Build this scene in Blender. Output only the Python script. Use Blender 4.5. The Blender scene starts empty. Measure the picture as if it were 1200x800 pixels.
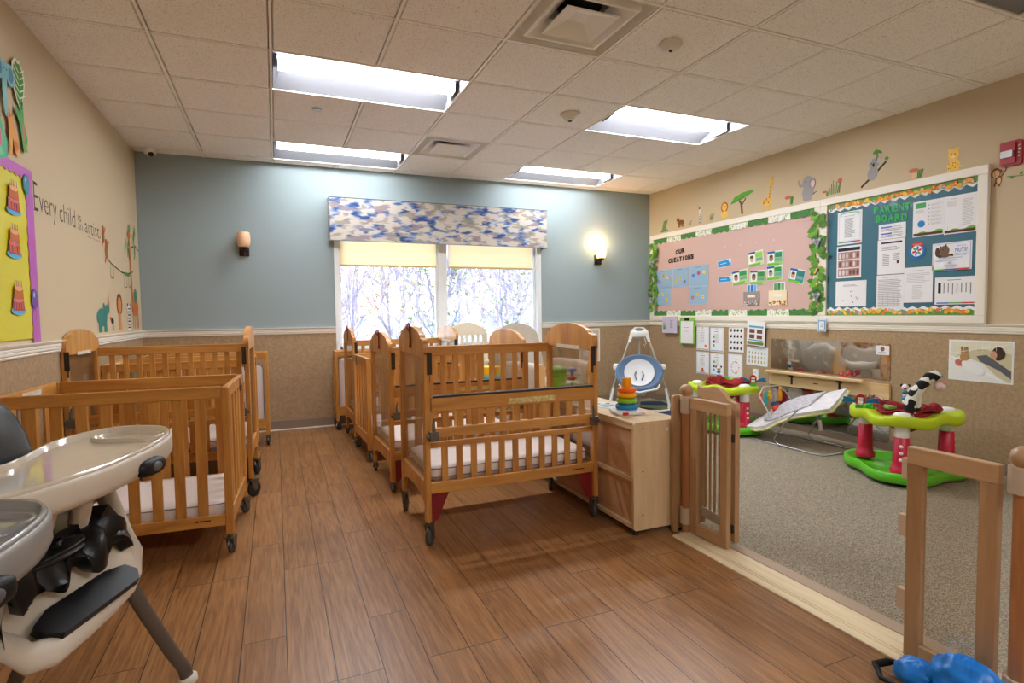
import bpy, math, random
from mathutils import Matrix, Vector, noise as mnoise
random.seed(7)
PI = math.pi
sc = bpy.context.scene
col = sc.collection
V = Vector

# ------------------------------------------------------------------ camera
FPX, YAW, PITCH, ROLL, CH = 659.15, 0.397477, 0.0507563, -0.0129558, 1.174
cy, sy, cp, sp = math.cos(YAW), math.sin(YAW), math.cos(PITCH), math.sin(PITCH)
FW = V((sy*cp, cy*cp, -sp)); R0 = V((cy, -sy, 0)); U0 = R0.cross(FW)
RR = R0*math.cos(ROLL) + U0*math.sin(ROLL); UU = -R0*math.sin(ROLL) + U0*math.cos(ROLL)
def ray(u, v, ax, val):
    """point of the plane axis=val seen at photo pixel (u, v)"""
    d = FW*FPX + RR*(u-600) - UU*(v-400); o = V((0, 0, CH))
    return o + d*((val-o[ax])/d[ax])
cd = bpy.data.cameras.new('camera'); cam = bpy.data.objects.new('camera', cd); col.objects.link(cam)
cam.matrix_world = Matrix(((RR.x, UU.x, -FW.x, 0), (RR.y, UU.y, -FW.y, 0), (RR.z, UU.z, -FW.z, CH), (0, 0, 0, 1)))
cd.sensor_width = 36; cd.lens = FPX*36/1200; cd.clip_start = 0.02; cd.clip_end = 300
sc.camera = cam

XL, XR, YB, YF, HC = -1.157, 4.606, 6.215, -2.6, 2.715
TX0, TY0, T = 0.0234, 3.612, 0.6096

# ------------------------------------------------------------------ materials
def lin(c):
    return tuple(((x/255)/12.92 if x/255 <= 0.04045 else ((x/255+0.055)/1.055)**2.4) for x in c[:3]) + (1,)
MATS = {}
def mat(name, c, rough=0.5, metal=0.0, spec=0.5, coat=0.0, var=0.0, scale=20, bump=0.0, bscale=200, emit=0, trans=0.0, stretch=None, sheen=0.0):
    if name in MATS: return MATS[name]
    m = bpy.data.materials.new(name); m.use_nodes = True; nt = m.node_tree; b = nt.nodes['Principled BSDF']
    L = lin(c); b.inputs['Base Color'].default_value = L; b.inputs['Roughness'].default_value = rough
    b.inputs['Metallic'].default_value = metal; b.inputs['Specular IOR Level'].default_value = spec
    b.inputs['Coat Weight'].default_value = coat; b.inputs['Transmission Weight'].default_value = trans
    b.inputs['Sheen Weight'].default_value = sheen
    if emit: b.inputs['Emission Color'].default_value = L; b.inputs['Emission Strength'].default_value = emit
    if var or bump:
        tc = nt.nodes.new('ShaderNodeTexCoord'); mp = nt.nodes.new('ShaderNodeMapping')
        nt.links.new(tc.outputs['Object'], mp.inputs[0])
        if stretch: mp.inputs['Scale'].default_value = stretch
    if var:
        n = nt.nodes.new('ShaderNodeTexNoise'); n.inputs['Scale'].default_value = scale; n.inputs['Detail'].default_value = 4
        nt.links.new(mp.outputs[0], n.inputs[0])
        r = nt.nodes.new('ShaderNodeValToRGB'); r.color_ramp.elements[0].position = 0.3; r.color_ramp.elements[1].position = 0.7
        r.color_ramp.elements[0].color = tuple(x*(1-var) for x in L[:3])+(1,); r.color_ramp.elements[1].color = tuple(min(1, x*(1+var)) for x in L[:3])+(1,)
        nt.links.new(n.outputs[0], r.inputs[0]); nt.links.new(r.outputs[0], b.inputs['Base Color'])
    if bump:
        n2 = nt.nodes.new('ShaderNodeTexNoise'); n2.inputs['Scale'].default_value = bscale; n2.inputs['Detail'].default_value = 3
        nt.links.new(mp.outputs[0], n2.inputs[0])
        bp = nt.nodes.new('ShaderNodeBump'); bp.inputs['Strength'].default_value = bump; bp.inputs['Distance'].default_value = 0.002
        nt.links.new(n2.outputs[0], bp.inputs['Height']); nt.links.new(bp.outputs[0], b.inputs['Normal'])
    MATS[name] = m; return m
def ink(r, g, b): return mat('ink_%d_%d_%d' % (r, g, b), (r, g, b), 0.6, spec=0.3)
def clear(name, tint, refl=0.06, rough=0.02):
    m = bpy.data.materials.new(name); m.use_nodes = True; nt = m.node_tree; nt.nodes.clear()
    o = nt.nodes.new('ShaderNodeOutputMaterial'); mx = nt.nodes.new('ShaderNodeMixShader')
    t = nt.nodes.new('ShaderNodeBsdfTransparent'); g = nt.nodes.new('ShaderNodeBsdfGlossy')
    t.inputs[0].default_value = tint+(1,); g.inputs['Roughness'].default_value = rough
    lw = nt.nodes.new('ShaderNodeLayerWeight'); lw.inputs[0].default_value = 0.15
    ma = nt.nodes.new('ShaderNodeMath'); ma.operation = 'MULTIPLY_ADD'; ma.inputs[1].default_value = 0.5; ma.inputs[2].default_value = refl
    nt.links.new(lw.outputs['Fresnel'], ma.inputs[0]); nt.links.new(ma.outputs[0], mx.inputs[0])
    nt.links.new(t.outputs[0], mx.inputs[1]); nt.links.new(g.outputs[0], mx.inputs[2]); nt.links.new(mx.outputs[0], o.inputs[0])
    MATS[name] = m; return m
GLASS = clear('window_glass', (0.97, 0.98, 0.98), 0.03)
PLEXI = clear('clear_acrylic', (0.93, 0.91, 0.88), 0.05, 0.05)
CLEARP = clear('clear_plastic', (0.85, 0.95, 0.85), 0.1, 0.05)

def wood(name, c1, c2, axis='X', scale=9.0, rough=0.38, coat=0.15):
    """grain runs along the given object axis"""
    m = bpy.data.materials.new(name); m.use_nodes = True; nt = m.node_tree; b = nt.nodes['Principled BSDF']
    tc = nt.nodes.new('ShaderNodeTexCoord'); mp = nt.nodes.new('ShaderNodeMapping')
    s = {'X': (0.12, 1, 1), 'Y': (1, 0.12, 1), 'Z': (1, 1, 0.12)}[axis]
    mp.inputs['Scale'].default_value = s
    nt.links.new(tc.outputs['Object'], mp.inputs[0])
    n = nt.nodes.new('ShaderNodeTexNoise'); n.inputs['Scale'].default_value = scale; n.inputs['Detail'].default_value = 6; n.inputs['Distortion'].default_value = 1.2
    w = nt.nodes.new('ShaderNodeTexNoise'); w.inputs['Scale'].default_value = scale*9; w.inputs['Detail'].default_value = 3
    nt.links.new(mp.outputs[0], n.inputs[0]); nt.links.new(mp.outputs[0], w.inputs[0])
    a = nt.nodes.new('ShaderNodeMath'); a.operation = 'MULTIPLY_ADD'; a.inputs[1].default_value = 0.35
    nt.links.new(w.outputs[0], a.inputs[0]); nt.links.new(n.outputs[0], a.inputs[2])
    r = nt.nodes.new('ShaderNodeValToRGB'); r.color_ramp.elements[0].position = 0.5; r.color_ramp.elements[1].position = 0.85
    r.color_ramp.elements[0].color = lin(c1); r.color_ramp.elements[1].color = lin(c2)
    nt.links.new(a.outputs[0], r.inputs[0]); nt.links.new(r.outputs[0], b.inputs['Base Color'])
    b.inputs['Roughness'].default_value = rough; b.inputs['Coat Weight'].default_value = coat; b.inputs['Coat Roughness'].default_value = 0.25
    MATS[name] = m; return m
OAKX = wood('honey_oak_long', (212, 153, 77), (180, 117, 49), 'X')
OAKZ = wood('honey_oak_upright', (212, 153, 77), (180, 117, 49), 'Z')
OAKY = wood('honey_oak_cross', (212, 153, 77), (180, 117, 49), 'Y')
BIRZ = wood('birch_upright', (226, 198, 158), (206, 172, 128), 'Z', 6)
BIRY = wood('birch_long', (226, 200, 162), (208, 176, 134), 'Y', 6)
MAPZ = wood('beech_upright', (190, 152, 110), (164, 124, 84), 'Z', 7)
MAPY = wood('beech_long', (202, 164, 122), (178, 138, 98), 'Y', 7)
PINY = wood('pine_long', (232, 200, 150), (206, 166, 110), 'Y', 6)

# ------------------------------------------------------------------ mesh builder
class MB:
    def __init__(s): s.v = []; s.f = []; s.m = []; s.s = []; s.mats = []
    def mi(s, m):
        if m is None: return 0
        if m not in s.mats: s.mats.append(m)
        return s.mats.index(m)
    def add(s, vs, fs, m=None, smooth=False, M=None):
        o = len(s.v); k = s.mi(m)
        for p in vs: s.v.append(tuple(M @ V(p)) if M is not None else tuple(p))
        for f in fs: s.f.append(tuple(i+o for i in f)); s.m.append(k); s.s.append(smooth)
    def box(s, c, d, m=None, M=None, rz=0):
        x, y, z = d[0]/2, d[1]/2, d[2]/2
        vs = [(-x,-y,-z),(x,-y,-z),(x,y,-z),(-x,y,-z),(-x,-y,z),(x,-y,z),(x,y,z),(-x,y,z)]
        Q = Matrix.Translation(c) @ Matrix.Rotation(rz, 4, 'Z')
        if M is not None: Q = M @ Q
        s.add(vs, [(0,3,2,1),(4,5,6,7),(0,1,5,4),(1,2,6,5),(2,3,7,6),(3,0,4,7)], m, False, Q)
    def bx(s, x0, x1, y0, y1, z0, z1, m=None, M=None):
        s.box(((x0+x1)/2, (y0+y1)/2, (z0+z1)/2), (abs(x1-x0), abs(y1-y0), abs(z1-z0)), m, M)
    def prism(s, pts, h0, h1, m=None, M=None, mside=None):
        """outline in local xy, extruded along local z"""
        n = len(pts); area = sum(pts[i][0]*pts[(i+1) % n][1]-pts[(i+1) % n][0]*pts[i][1] for i in range(n))
        if area < 0: pts = pts[::-1]
        a = [(p[0], p[1], h0) for p in pts]; b = [(p[0], p[1], h1) for p in pts]
        if h1 < h0: a, b = b, a
        s.add(a, [tuple(range(n))[::-1]], m, False, M); s.add(b, [tuple(range(n))], m, False, M)
        s.add(a+b, [(i, (i+1) % n, n+(i+1) % n, n+i) for i in range(n)], mside or m, n > 10, M)
    def rings(s, rs, m=None, smooth=True, M=None, cap=True, closed=True):
        n = len(rs[0]); vs = [p for r in rs for p in r]; fs = []
        for k in range(len(rs)-1):
            for i in range(n if closed else n-1):
                j = (i+1) % n; fs.append((k*n+i, k*n+j, (k+1)*n+j, (k+1)*n+i))
        s.add(vs, fs, m, smooth, M)
        if cap:
            s.add(rs[0], [tuple(range(n))[::-1]], m, False, M); s.add(rs[-1], [tuple(range(n))], m, False, M)
    def lathe(s, prof, m=None, n=24, M=None, cap=True):
        s.rings([[(r*math.cos(2*PI*i/n), r*math.sin(2*PI*i/n), z) for i in range(n)] for r, z in prof], m, True, M, cap)
    def cyl(s, p0, p1, r0, m=None, r1=None, n=16, M=None):
        s.tube([p0, p1], [r0, r0 if r1 is None else r1], m, n, M=M)
    def tube(s, pts, r, m=None, n=8, M=None, closed=False, flat=None, up=None):
        """flat=(a,b): elliptical section, b along the up vector"""
        pts = [V(p) for p in pts]; N = len(pts); rs = []
        if not hasattr(r, '__len__'): r = [r]*N
        prev = V(up) if up else None
        for i, p in enumerate(pts):
            if closed: t = pts[(i+1) % N]-pts[i-1]
            else: t = pts[min(i+1, N-1)]-pts[max(i-1, 0)]
            t.normalize()
            if prev is None: prev = t.orthogonal()
            w = V(up) if up else prev
            a = w - t*w.dot(t)
            if a.length < 1e-5: a = t.orthogonal()
            a.normalize(); b = t.cross(a); prev = a
            fa, fb = flat if flat else (1, 1)
            rs.append([tuple(p + b*(math.cos(2*PI*k/n)*r[i]*fa) + a*(math.sin(2*PI*k/n)*r[i]*fb)) for k in range(n)])
        if closed: rs.append(rs[0])
        s.rings(rs, m, True, M, not closed)
    def ell(s, c, r, m=None, n=14, k=9, M=None, e=1.0):
        rs = []
        sg = lambda x: math.copysign(abs(x)**e, x)
        if not hasattr(r, '__len__'): r = (r, r, r)
        for j in range(k+1):
            t = -PI/2 + PI*j/k; ct = max(sg(math.cos(t)), 1e-3)
            rs.append([(c[0]+r[0]*ct*sg(math.cos(2*PI*i/n)), c[1]+r[1]*ct*sg(math.sin(2*PI*i/n)), c[2]+r[2]*sg(math.sin(t))) for i in range(n)])
        s.rings(rs, m, True, M)
    def grid(s, fn, nu, nv, m=None, M=None, thick=0.0, smooth=True):
        P = [[V(fn(i/nu, j/nv)) for i in range(nu+1)] for j in range(nv+1)]
        def q(off):
            out = []
            for j in range(nv+1):
                for i in range(nu+1):
                    p = P[j][i]
                    if off:
                        du = P[j][min(i+1, nu)]-P[j][max(i-1, 0)]; dv = P[min(j+1, nv)][i]-P[max(j-1, 0)][i]
                        nn = du.cross(dv)
                        if nn.length > 1e-9: nn.normalize()
                        p = p - nn*off
                    out.append(tuple(p))
            return out
        w = nu+1
        fs = [(j*w+i, j*w+i+1, (j+1)*w+i+1, (j+1)*w+i) for j in range(nv) for i in range(nu)]
        top = q(0); s.add(top, fs, m, smooth, M)
        if thick:
            bot = q(thick); s.add(bot, [f[::-1] for f in fs], m, smooth, M)
            ed = [i for i in range(w)] + [j*w+nu for j in range(1, nv+1)] + [nv*w+i for i in range(nu-1, -1, -1)] + [j*w for j in range(nv-1, 0, -1)]
            a = [top[i] for i in ed]; b = [bot[i] for i in ed]; n = len(ed)
            s.add(a+b, [(i, n+i, n+(i+1) % n, (i+1) % n) for i in range(n)], m, smooth, M)
    def build(s, name, m=None, parent=None, bevel=0, loc=None, M=None, seg=2, sub=0):
        me = bpy.data.meshes.new(name); me.from_pydata(s.v, [], s.f)
        ms = s.mats if s.mats else []
        if not ms: ms = [m]
        if m is not None and s.mats and m not in ms: ms = ms
        for x in ms: me.materials.append(x)
        me.polygons.foreach_set('material_index', s.m if s.mats else [0]*len(s.f))
        me.polygons.foreach_set('use_smooth', s.s); me.update()
        o = bpy.data.objects.new(name, me); col.objects.link(o)
        if parent: o.parent = parent
        if loc: o.location = loc
        if bevel:
            b = o.modifiers.new('bevel', 'BEVEL'); b.width = bevel; b.segments = seg; b.limit_method = 'ANGLE'; b.angle_limit = 0.9
        if sub:
            b = o.modifiers.new('sub', 'SUBSURF'); b.levels = sub; b.render_levels = sub
        return o
    def split(s, dflt):
        """when some shapes carry materials and others none"""
        pass
def tag(o, label, cat, group=None, kind=None):
    o['label'] = label; o['category'] = cat
    if group: o['group'] = group
    if kind: o['kind'] = kind
    return o
def thing(name, label, cat, loc=(0,0,0), rz=0, group=None):
    o = bpy.data.objects.new(name, None); col.objects.link(o); o.empty_display_size = 0.1
    o.location = loc; o.rotation_euler = (0, 0, rz); return tag(o, label, cat, group)
def struct(o): o['kind'] = 'structure'; return o
def dup(o, loc=None, rz=None, label=None, parent=None):
    c = o.copy(); col.objects.link(c)
    if parent: c.parent = parent
    for ch in list(o.children): dup(ch, parent=c)
    if loc is not None: c.location = loc
    if rz is not None: c.rotation_euler = (0, 0, rz)
    if label: c['label'] = label
    return c
def Mx(o, x, y, z):
    """matrix from an origin and three axes"""
    x, y, z = V(x), V(y), V(z)
    return Matrix(((x.x, y.x, z.x, o[0]), (x.y, y.y, z.y, o[1]), (x.z, y.z, z.z, o[2]), (0, 0, 0, 1)))
def arc(cx, cy_, r, a0, a1, n=8, ry=None):
    ry = r if ry is None else ry
    return [(cx+r*math.cos(a0+(a1-a0)*i/n), cy_+ry*math.sin(a0+(a1-a0)*i/n)) for i in range(n+1)]
def rrect(x0, x1, y0, y1, r, n=4):
    return arc(x1-r, y0+r, r, -PI/2, 0, n)+arc(x1-r, y1-r, r, 0, PI/2, n)+arc(x0+r, y1-r, r, PI/2, PI, n)+arc(x0+r, y0+r, r, PI, 1.5*PI, n)

# ------------------------------------------------------------------ lettering
TXT = {}
def text_geo(s):
    if s in TXT: return TXT[s]
    c = bpy.data.curves.new('t', 'FONT'); c.body = s.lstrip('~^'); c.offset = .05 if s[0] == '~' else -.012 if s[0] == '^' else 0; c.size = 1; c.resolution_u = 3
    o = bpy.data.objects.new('t', c); col.objects.link(o)
    dg = bpy.context.evaluated_depsgraph_get(); me = bpy.data.meshes.new_from_object(o.evaluated_get(dg))
    vs = [(v.co.x, v.co.y) for v in me.vertices]; fs = [tuple(p.vertices) for p in me.polygons]
    bpy.data.objects.remove(o); bpy.data.curves.remove(c); bpy.data.meshes.remove(me)
    TXT[s] = (vs, fs); return TXT[s]
def bounds(vs): return min(v[0] for v in vs), max(v[0] for v in vs), min(v[1] for v in vs), max(v[1] for v in vs)

class Art(MB):
    """flat work on a surface: s right, t up, h off the surface"""
    def __init__(s, M): super().__init__(); s.M = M; s.h = 0.0
    def poly(s, pts, m, dh=0.0006, thick=None):
        h0 = s.h; s.h += dh
        s.prism(pts, 0 if thick is None else h0, s.h if thick is None else h0+thick, m, s.M)
    def face(s, pts, m, dh=0.0005):
        s.h += dh; n = len(pts)
        area = sum(pts[i][0]*pts[(i+1) % n][1]-pts[(i+1) % n][0]*pts[i][1] for i in range(n))
        if area < 0: pts = pts[::-1]
        s.add([(p[0], p[1], s.h) for p in pts], [tuple(range(n))], m, False, s.M)
    def rect(s, x0, x1, y0, y1, m, dh=0.0005): s.face([(x0, y0), (x1, y0), (x1, y1), (x0, y1)], m, dh)
    def oval(s, cx, cy_, rx, ry, m, rot=0, dh=0.0005, n=14):
        c, d = math.cos(rot), math.sin(rot)
        s.face([(cx+rx*math.cos(2*PI*i/n)*c-ry*math.sin(2*PI*i/n)*d, cy_+rx*math.cos(2*PI*i/n)*d+ry*math.sin(2*PI*i/n)*c) for i in range(n)], m, dh)
    def line(s, pts, w, m, dh=0.0005):
        s.h += dh
        for (a, b), (c, d) in zip(pts, pts[1:]):
            L = math.hypot(c-a, d-b) or 1e-6; nx, ny = -(d-b)/L*w/2, (c-a)/L*w/2
            s.add([(a+nx, b+ny, s.h), (a-nx, b-ny, s.h), (c-nx, d-ny, s.h), (c+nx, d+ny, s.h)], [(0, 1, 2, 3)], m, False, s.M)
    def text(s, txt, x0, x1, y0, y1, m, dh=0.0005, thick=0, rot=0):
        vs, fs = text_geo(txt); a, b, c, d = bounds(vs); s.h += dh
        kx, ky = (x1-x0)/(b-a), (y1-y0)/(d-c); p = [(x0+(v[0]-a)*kx, y0+(v[1]-c)*ky) for v in vs]
        if rot: p = [((q[0]-x0)*math.cos(rot)-(q[1]-y0)*math.sin(rot)+x0, (q[0]-x0)*math.sin(rot)+(q[1]-y0)*math.cos(rot)+y0) for q in p]
        s.add([(q[0], q[1], s.h+thick) for q in p], fs, m, False, s.M)
        if thick:
            cnt = {}
            for f in fs:
                for i in range(len(f)):
                    e = (f[i], f[(i+1) % len(f)]); cnt[e] = 1
            for (i, j) in [e for e in cnt if (e[1], e[0]) not in cnt]:
                s.add([(p[i][0], p[i][1], s.h), (p[j][0], p[j][1], s.h), (p[j][0], p[j][1], s.h+thick), (p[i][0], p[i][1], s.h+thick)], [(0, 1, 2, 3)], m, False, s.M)
def RWM(y, z, x=None, tilt=0): # right wall frame with origin at (y, z); s runs towards -y
    c, d = math.cos(tilt), math.sin(tilt)
    return Mx((XR if x is None else x, y, z), (0, -c, d), (0, d, c), (-1, 0, 0))
def LWM(y, z, x=None): return Mx((XL if x is None else x, y, z), (0, 1, 0), (0, 0, 1), (1, 0, 0))
def BWM(x, z, y=None): return Mx((x, YB if y is None else y, z), (1, 0, 0), (0, 0, 1), (0, -1, 0))
# ================================================================== ROOM
BEIGE = mat('beige_paint', (203, 183, 150), 0.75, bump=0.15, bscale=300)
BLUE = mat('blue_paint', (148, 162, 164), 0.75, bump=0.15, bscale=300)
TRIMM = mat('cream_trim_paint', (236, 228, 214), 0.45)
WHITE = mat('white_vinyl', (240, 240, 238), 0.35)
WAINS = mat('tan_textured_wainscot', (170, 142, 108), 0.8, var=0.16, scale=45, bump=0.5, bscale=220)
BASEM = mat('grey_brown_vinyl_base', (140, 122, 104), 0.5)
def floor_wood():
    m = bpy.data.materials.new('oak_plank_floor'); m.use_nodes = True; nt = m.node_tree; b = nt.nodes['Principled BSDF']
    N = nt.nodes.new; K = nt.links.new
    tc = N('ShaderNodeTexCoord'); mp = N('ShaderNodeMapping'); mp.inputs['Rotation'].default_value = (0, 0, PI/2); mp.inputs['Location'].default_value = (0.0, 0.148-0.0015, 0)
    K(tc.outputs['Object'], mp.inputs[0])
    br = N('ShaderNodeTexBrick'); br.inputs['Scale'].default_value = 1; br.inputs['Brick Width'].default_value = 0.92; br.inputs['Row Height'].default_value = 0.148
    br.inputs['Mortar Size'].default_value = 0.0016; br.inputs['Mortar Smooth'].default_value = 0.0; br.offset = 0.37; br.offset_frequency = 3; br.inputs['Bias'].default_value = 0
    br.inputs['Color1'].default_value = (0.0, 0, 0, 1); br.inputs['Color2'].default_value = (1, 1, 1, 1); br.inputs['Mortar'].default_value = (0.5, 0.5, 0.5, 1)
    K(mp.outputs[0], br.inputs[0])
    # every plank has its own slice of grain
    sep = N('ShaderNodeSeparateXYZ'); K(tc.outputs['Object'], sep.inputs[0])
    off = N('ShaderNodeMath'); off.operation = 'MULTIPLY_ADD'; off.inputs[1].default_value = 7.0; K(br.outputs['Color'], off.inputs[0]); K(sep.outputs['X'], off.inputs[2])
    com = N('ShaderNodeCombineXYZ'); K(off.outputs[0], com.inputs['X']); K(sep.outputs['Y'], com.inputs['Y']); K(br.outputs['Color'], com.inputs['Z'])
    m2 = N('ShaderNodeMapping'); m2.inputs['Scale'].default_value = (1, 0.06, 3); K(com.outputs[0], m2.inputs[0])
    n1 = N('ShaderNodeTexNoise'); n1.inputs['Scale'].default_value = 9; n1.inputs['Detail'].default_value = 3; n1.inputs['Distortion'].default_value = 0.6; K(m2.outputs[0], n1.inputs[0])
    # cathedral grain: bands of the large noise
    wv = N('ShaderNodeMath'); wv.operation = 'MULTIPLY'; wv.inputs[1].default_value = 60; K(n1.outputs[0], wv.inputs[0])
    sn = N('ShaderNodeMath'); sn.operation = 'SINE'; K(wv.outputs[0], sn.inputs[0])
    n2 = N('ShaderNodeTexNoise'); n2.inputs['Scale'].default_value = 130; n2.inputs['Detail'].default_value = 2; K(m2.outputs[0], n2.inputs[0])
    ad = N('ShaderNodeMath'); ad.operation = 'MULTIPLY_ADD'; ad.inputs[1].default_value = 0.13; K(sn.outputs[0], ad.inputs[0]); K(n2.outputs[0], ad.inputs[2])
    a2 = N('ShaderNodeMath'); a2.operation = 'MULTIPLY_ADD'; a2.inputs[1].default_value = 0.22; K(br.outputs['Color'], a2.inputs[0]); K(ad.outputs[0], a2.inputs[2])
    r = N('ShaderNodeValToRGB'); r.color_ramp.elements[0].position = 0.3; r.color_ramp.elements[1].position = 0.95
    r.color_ramp.elements[0].color = lin((126, 84, 49)); r.color_ramp.elements[1].color = lin((170, 122, 76)); K(a2.outputs[0], r.inputs[0])
    mx = N('ShaderNodeMix'); mx.data_type = 'RGBA'; mx.inputs['B'].default_value = lin((46, 30, 20)); K(br.outputs['Fac'], mx.inputs['Factor']); K(r.outputs[0], mx.inputs['A'])
    K(mx.outputs['Result'], b.inputs['Base Color']); b.inputs['Roughness'].default_value = 0.33; b.inputs['Specular IOR Level'].default_value = 0.5
    bp = N('ShaderNodeBump'); bp.inputs['Strength'].default_value = 0.25; bp.inputs['Distance'].default_value = 0.001; bp.invert = True
    K(br.outputs['Fac'], bp.inputs['Height']); K(bp.outputs[0], b.inputs['Normal'])
    return m
def carpet():
    m = mat('speckled_carpet', (150, 136, 118), 0.95, spec=0.1)
    nt = m.node_tree; b = nt.nodes['Principled BSDF']; N = nt.nodes.new; K = nt.links.new
    tc = N('ShaderNodeTexCoord'); n = N('ShaderNodeTexNoise'); n.inputs['Scale'].default_value = 170; n.inputs['Detail'].default_value = 4; n.inputs['Roughness'].default_value = 0.8
    K(tc.outputs['Object'], n.inputs[0]); r = N('ShaderNodeValToRGB')
    r.color_ramp.elements[0].position = 0.38; r.color_ramp.elements[0].color = lin((104, 94, 82)); r.color_ramp.elements[1].position = 0.62; r.color_ramp.elements[1].color = lin((202, 190, 168))
    K(n.outputs[0], r.inputs[0]); K(r.outputs[0], b.inputs['Base Color'])
    bp = N('ShaderNodeBump'); bp.inputs['Strength'].default_value = 0.8; bp.inputs['Distance'].default_value = 0.006; K(n.outputs[0], bp.inputs['Height']); K(bp.outputs[0], b.inputs['Normal'])
    return m
def tile_mat():
    m = mat('fissured_ceiling_tile', (246, 240, 232), 0.9, spec=0.1)
    nt = m.node_tree; b = nt.nodes['Principled BSDF']; N = nt.nodes.new; K = nt.links.new
    tc = N('ShaderNodeTexCoord'); n = N('ShaderNodeTexNoise'); n.inputs['Scale'].default_value = 150; n.inputs['Detail'].default_value = 2
    K(tc.outputs['Object'], n.inputs[0]); r = N('ShaderNodeValToRGB')
    r.color_ramp.elements[0].position = 0.33; r.color_ramp.elements[0].color = lin((200, 188, 172)); r.color_ramp.elements[1].position = 0.41; r.color_ramp.elements[1].color = lin((248, 242, 236))
    K(n.outputs[0], r.inputs[0]); K(r.outputs[0], b.inputs['Base Color'])
    bp = N('ShaderNodeBump'); bp.inputs['Strength'].default_value = 0.5; bp.inputs['Distance'].default_value = 0.003; K(n.outputs[0], bp.inputs['Height']); K(bp.outputs[0], b.inputs['Normal'])
    return m
TW = 0.12  # wall thickness
mb = MB(); mb.bx(XL-TW, 1.94, YF-TW, YB+TW, -0.1, 0); struct(mb.build('floor', floor_wood()))
mb = MB(); mb.bx(1.94, XR+TW, YF-TW, YB+TW, -0.1, 0.008); struct(mb.build('floor_carpet', carpet()))
mb = MB(); mb.bx(XL-TW, XL, YF-TW, YB+TW, 0, HC+.3); struct(mb.build('wall_left', BEIGE))
mb = MB(); mb.bx(XR, XR+TW, YF-TW, YB+TW, 0, HC+.3); struct(mb.build('wall_right', BEIGE))
mb = MB(); mb.bx(XL, XR, YF-TW, YF, 0, HC+.3); struct(mb.build('wall_front', BEIGE))
WX0, WX1, WZ0, WZ1 = 0.60, 2.99, 0.80, 2.15
mb = MB()
for a in ((XL, WX0, 0, HC+.3), (WX1, XR, 0, HC+.3), (WX0, WX1, 0, WZ0), (WX0, WX1, WZ1, HC+.3)): mb.bx(a[0], a[1], YB, YB+TW, a[2], a[3])
struct(mb.build('wall_back', BLUE))
# wainscot panels
RZ0, RZ1 = 0.985, 1.052
for nm, a in (('trim_1', (XL, XL+.006, YF, YB)), ('trim_2', (XR-.006, XR, YF, YB)), ('trim_3', (XL, WX0-.01, YB-.006, YB)), ('trim_4', (WX1+.01, XR, YB-.006, YB)), ('trim_5', (WX0-.01, WX1+.01, YB-.006, YB))):
    mb = MB(); mb.bx(*a, .09, RZ0 if nm != 'trim_5' else WZ0-.03); struct(mb.build(nm, WAINS))
# chair rail: moulded profile swept along each wall
prof = [(0, RZ0), (.012, RZ0), (.016, RZ0+.008), (.013, RZ0+.013), (.019, RZ0+.019), (.019, RZ0+.028), (.016, RZ0+.031), (.019, RZ0+.034), (.019, RZ0+.044), (.016, RZ0+.047), (.024, RZ0+.055), (.028, RZ1-.004), (.028, RZ1), (0, RZ1)]
def rail(name, M, L):
    mb = MB(); n = len(prof)
    mb.add([(x, 0, z) for x, z in prof]+[(x, L, z) for x, z in prof], [(i, (i+1) % n, n+(i+1) % n, n+i) for i in range(n)]+[tuple(range(n)), tuple(range(n))[::-1]], None, False, M)
    struct(mb.build(name, TRIMM))
rail('trim_6', Matrix.Translation((XL, YF, 0)), YB-YF)
rail('trim_7', Matrix.Translation((XR, YB, 0)) @ Matrix.Rotation(PI, 4, 'Z'), YB-YF)
rail('trim_8', Matrix.Translation((XL, YB, 0)) @ Matrix.Rotation(-PI/2, 4, 'Z'), WX0-.012-XL)
rail('trim_9', Matrix.Translation((WX1+.012, YB, 0)) @ Matrix.Rotation(-PI/2, 4, 'Z'), XR-WX1-.012)
for nm, a in (('baseboard_left', (XL, XL+.008, YF, YB)), ('baseboard_right', (XR-.008, XR, YF, YB)), ('baseboard_back', (XL, XR, YB-.008, YB))):
    mb = MB(); mb.bx(*a, 0.0, .1); struct(mb.build(nm, BASEM, bevel=.002))
mb = MB(); mb.bx(XL, 1.94, YB-.016, YB-.008, 0.0, .012); struct(mb.build('trim_light_line', TRIMM))  # pale strip standing in for the line of light under the baseboard
# ceiling: tegular tiles in a metal grid
cells = {}
lights = [(0, 0), (0, 3), (4, 0), (4, 3), (0, -4), (4, -4), (0, -8), (4, -8)]  # last pair: unseen lit panels behind the viewer, added as fill
skip = set()
for i, r in lights: skip |= {(i, r), (i+1, r)}
skip |= {(2, -2), (2, 2)}
mb = MB(); TM = tile_mat(); GRID = mat('white_grid_metal', (246, 240, 232), 0.6); VOID = mat('plenum_dark', (40, 38, 36), 0.9)
for i in range(-2, 8):
    for r in range(-11, 5):
        if (i, r) in skip: continue
        x0, x1 = TX0+i*T+.0115, TX0+(i+1)*T-.0115; y0, y1 = TY0+r*T+.0115, TY0+(r+1)*T-.0115
        x0, x1, y0, y1 = max(x0, XL+.012), min(x1, XR-.012), max(y0, YF), min(y1, YB-.012)
        if x1-x0 < .02 or y1-y0 < .02: continue
        b = .006; z0, z1 = HC-.006, HC+.006
        vs = [(x0+b, y0+b, z0), (x1-b, y0+b, z0), (x1-b, y1-b, z0), (x0+b, y1-b, z0), (x0, y0, z1), (x1, y0, z1), (x1, y1, z1), (x0, y1, z1)]
        mb.add(vs, [(3, 2, 1, 0), (0, 1, 5, 4), (1, 2, 6, 5), (2, 3, 7, 6), (3, 0, 4, 7)], TM)
own = {}
for i, r in lights: own[(i, r)] = own[(i+1, r)] = (i, r)
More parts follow.
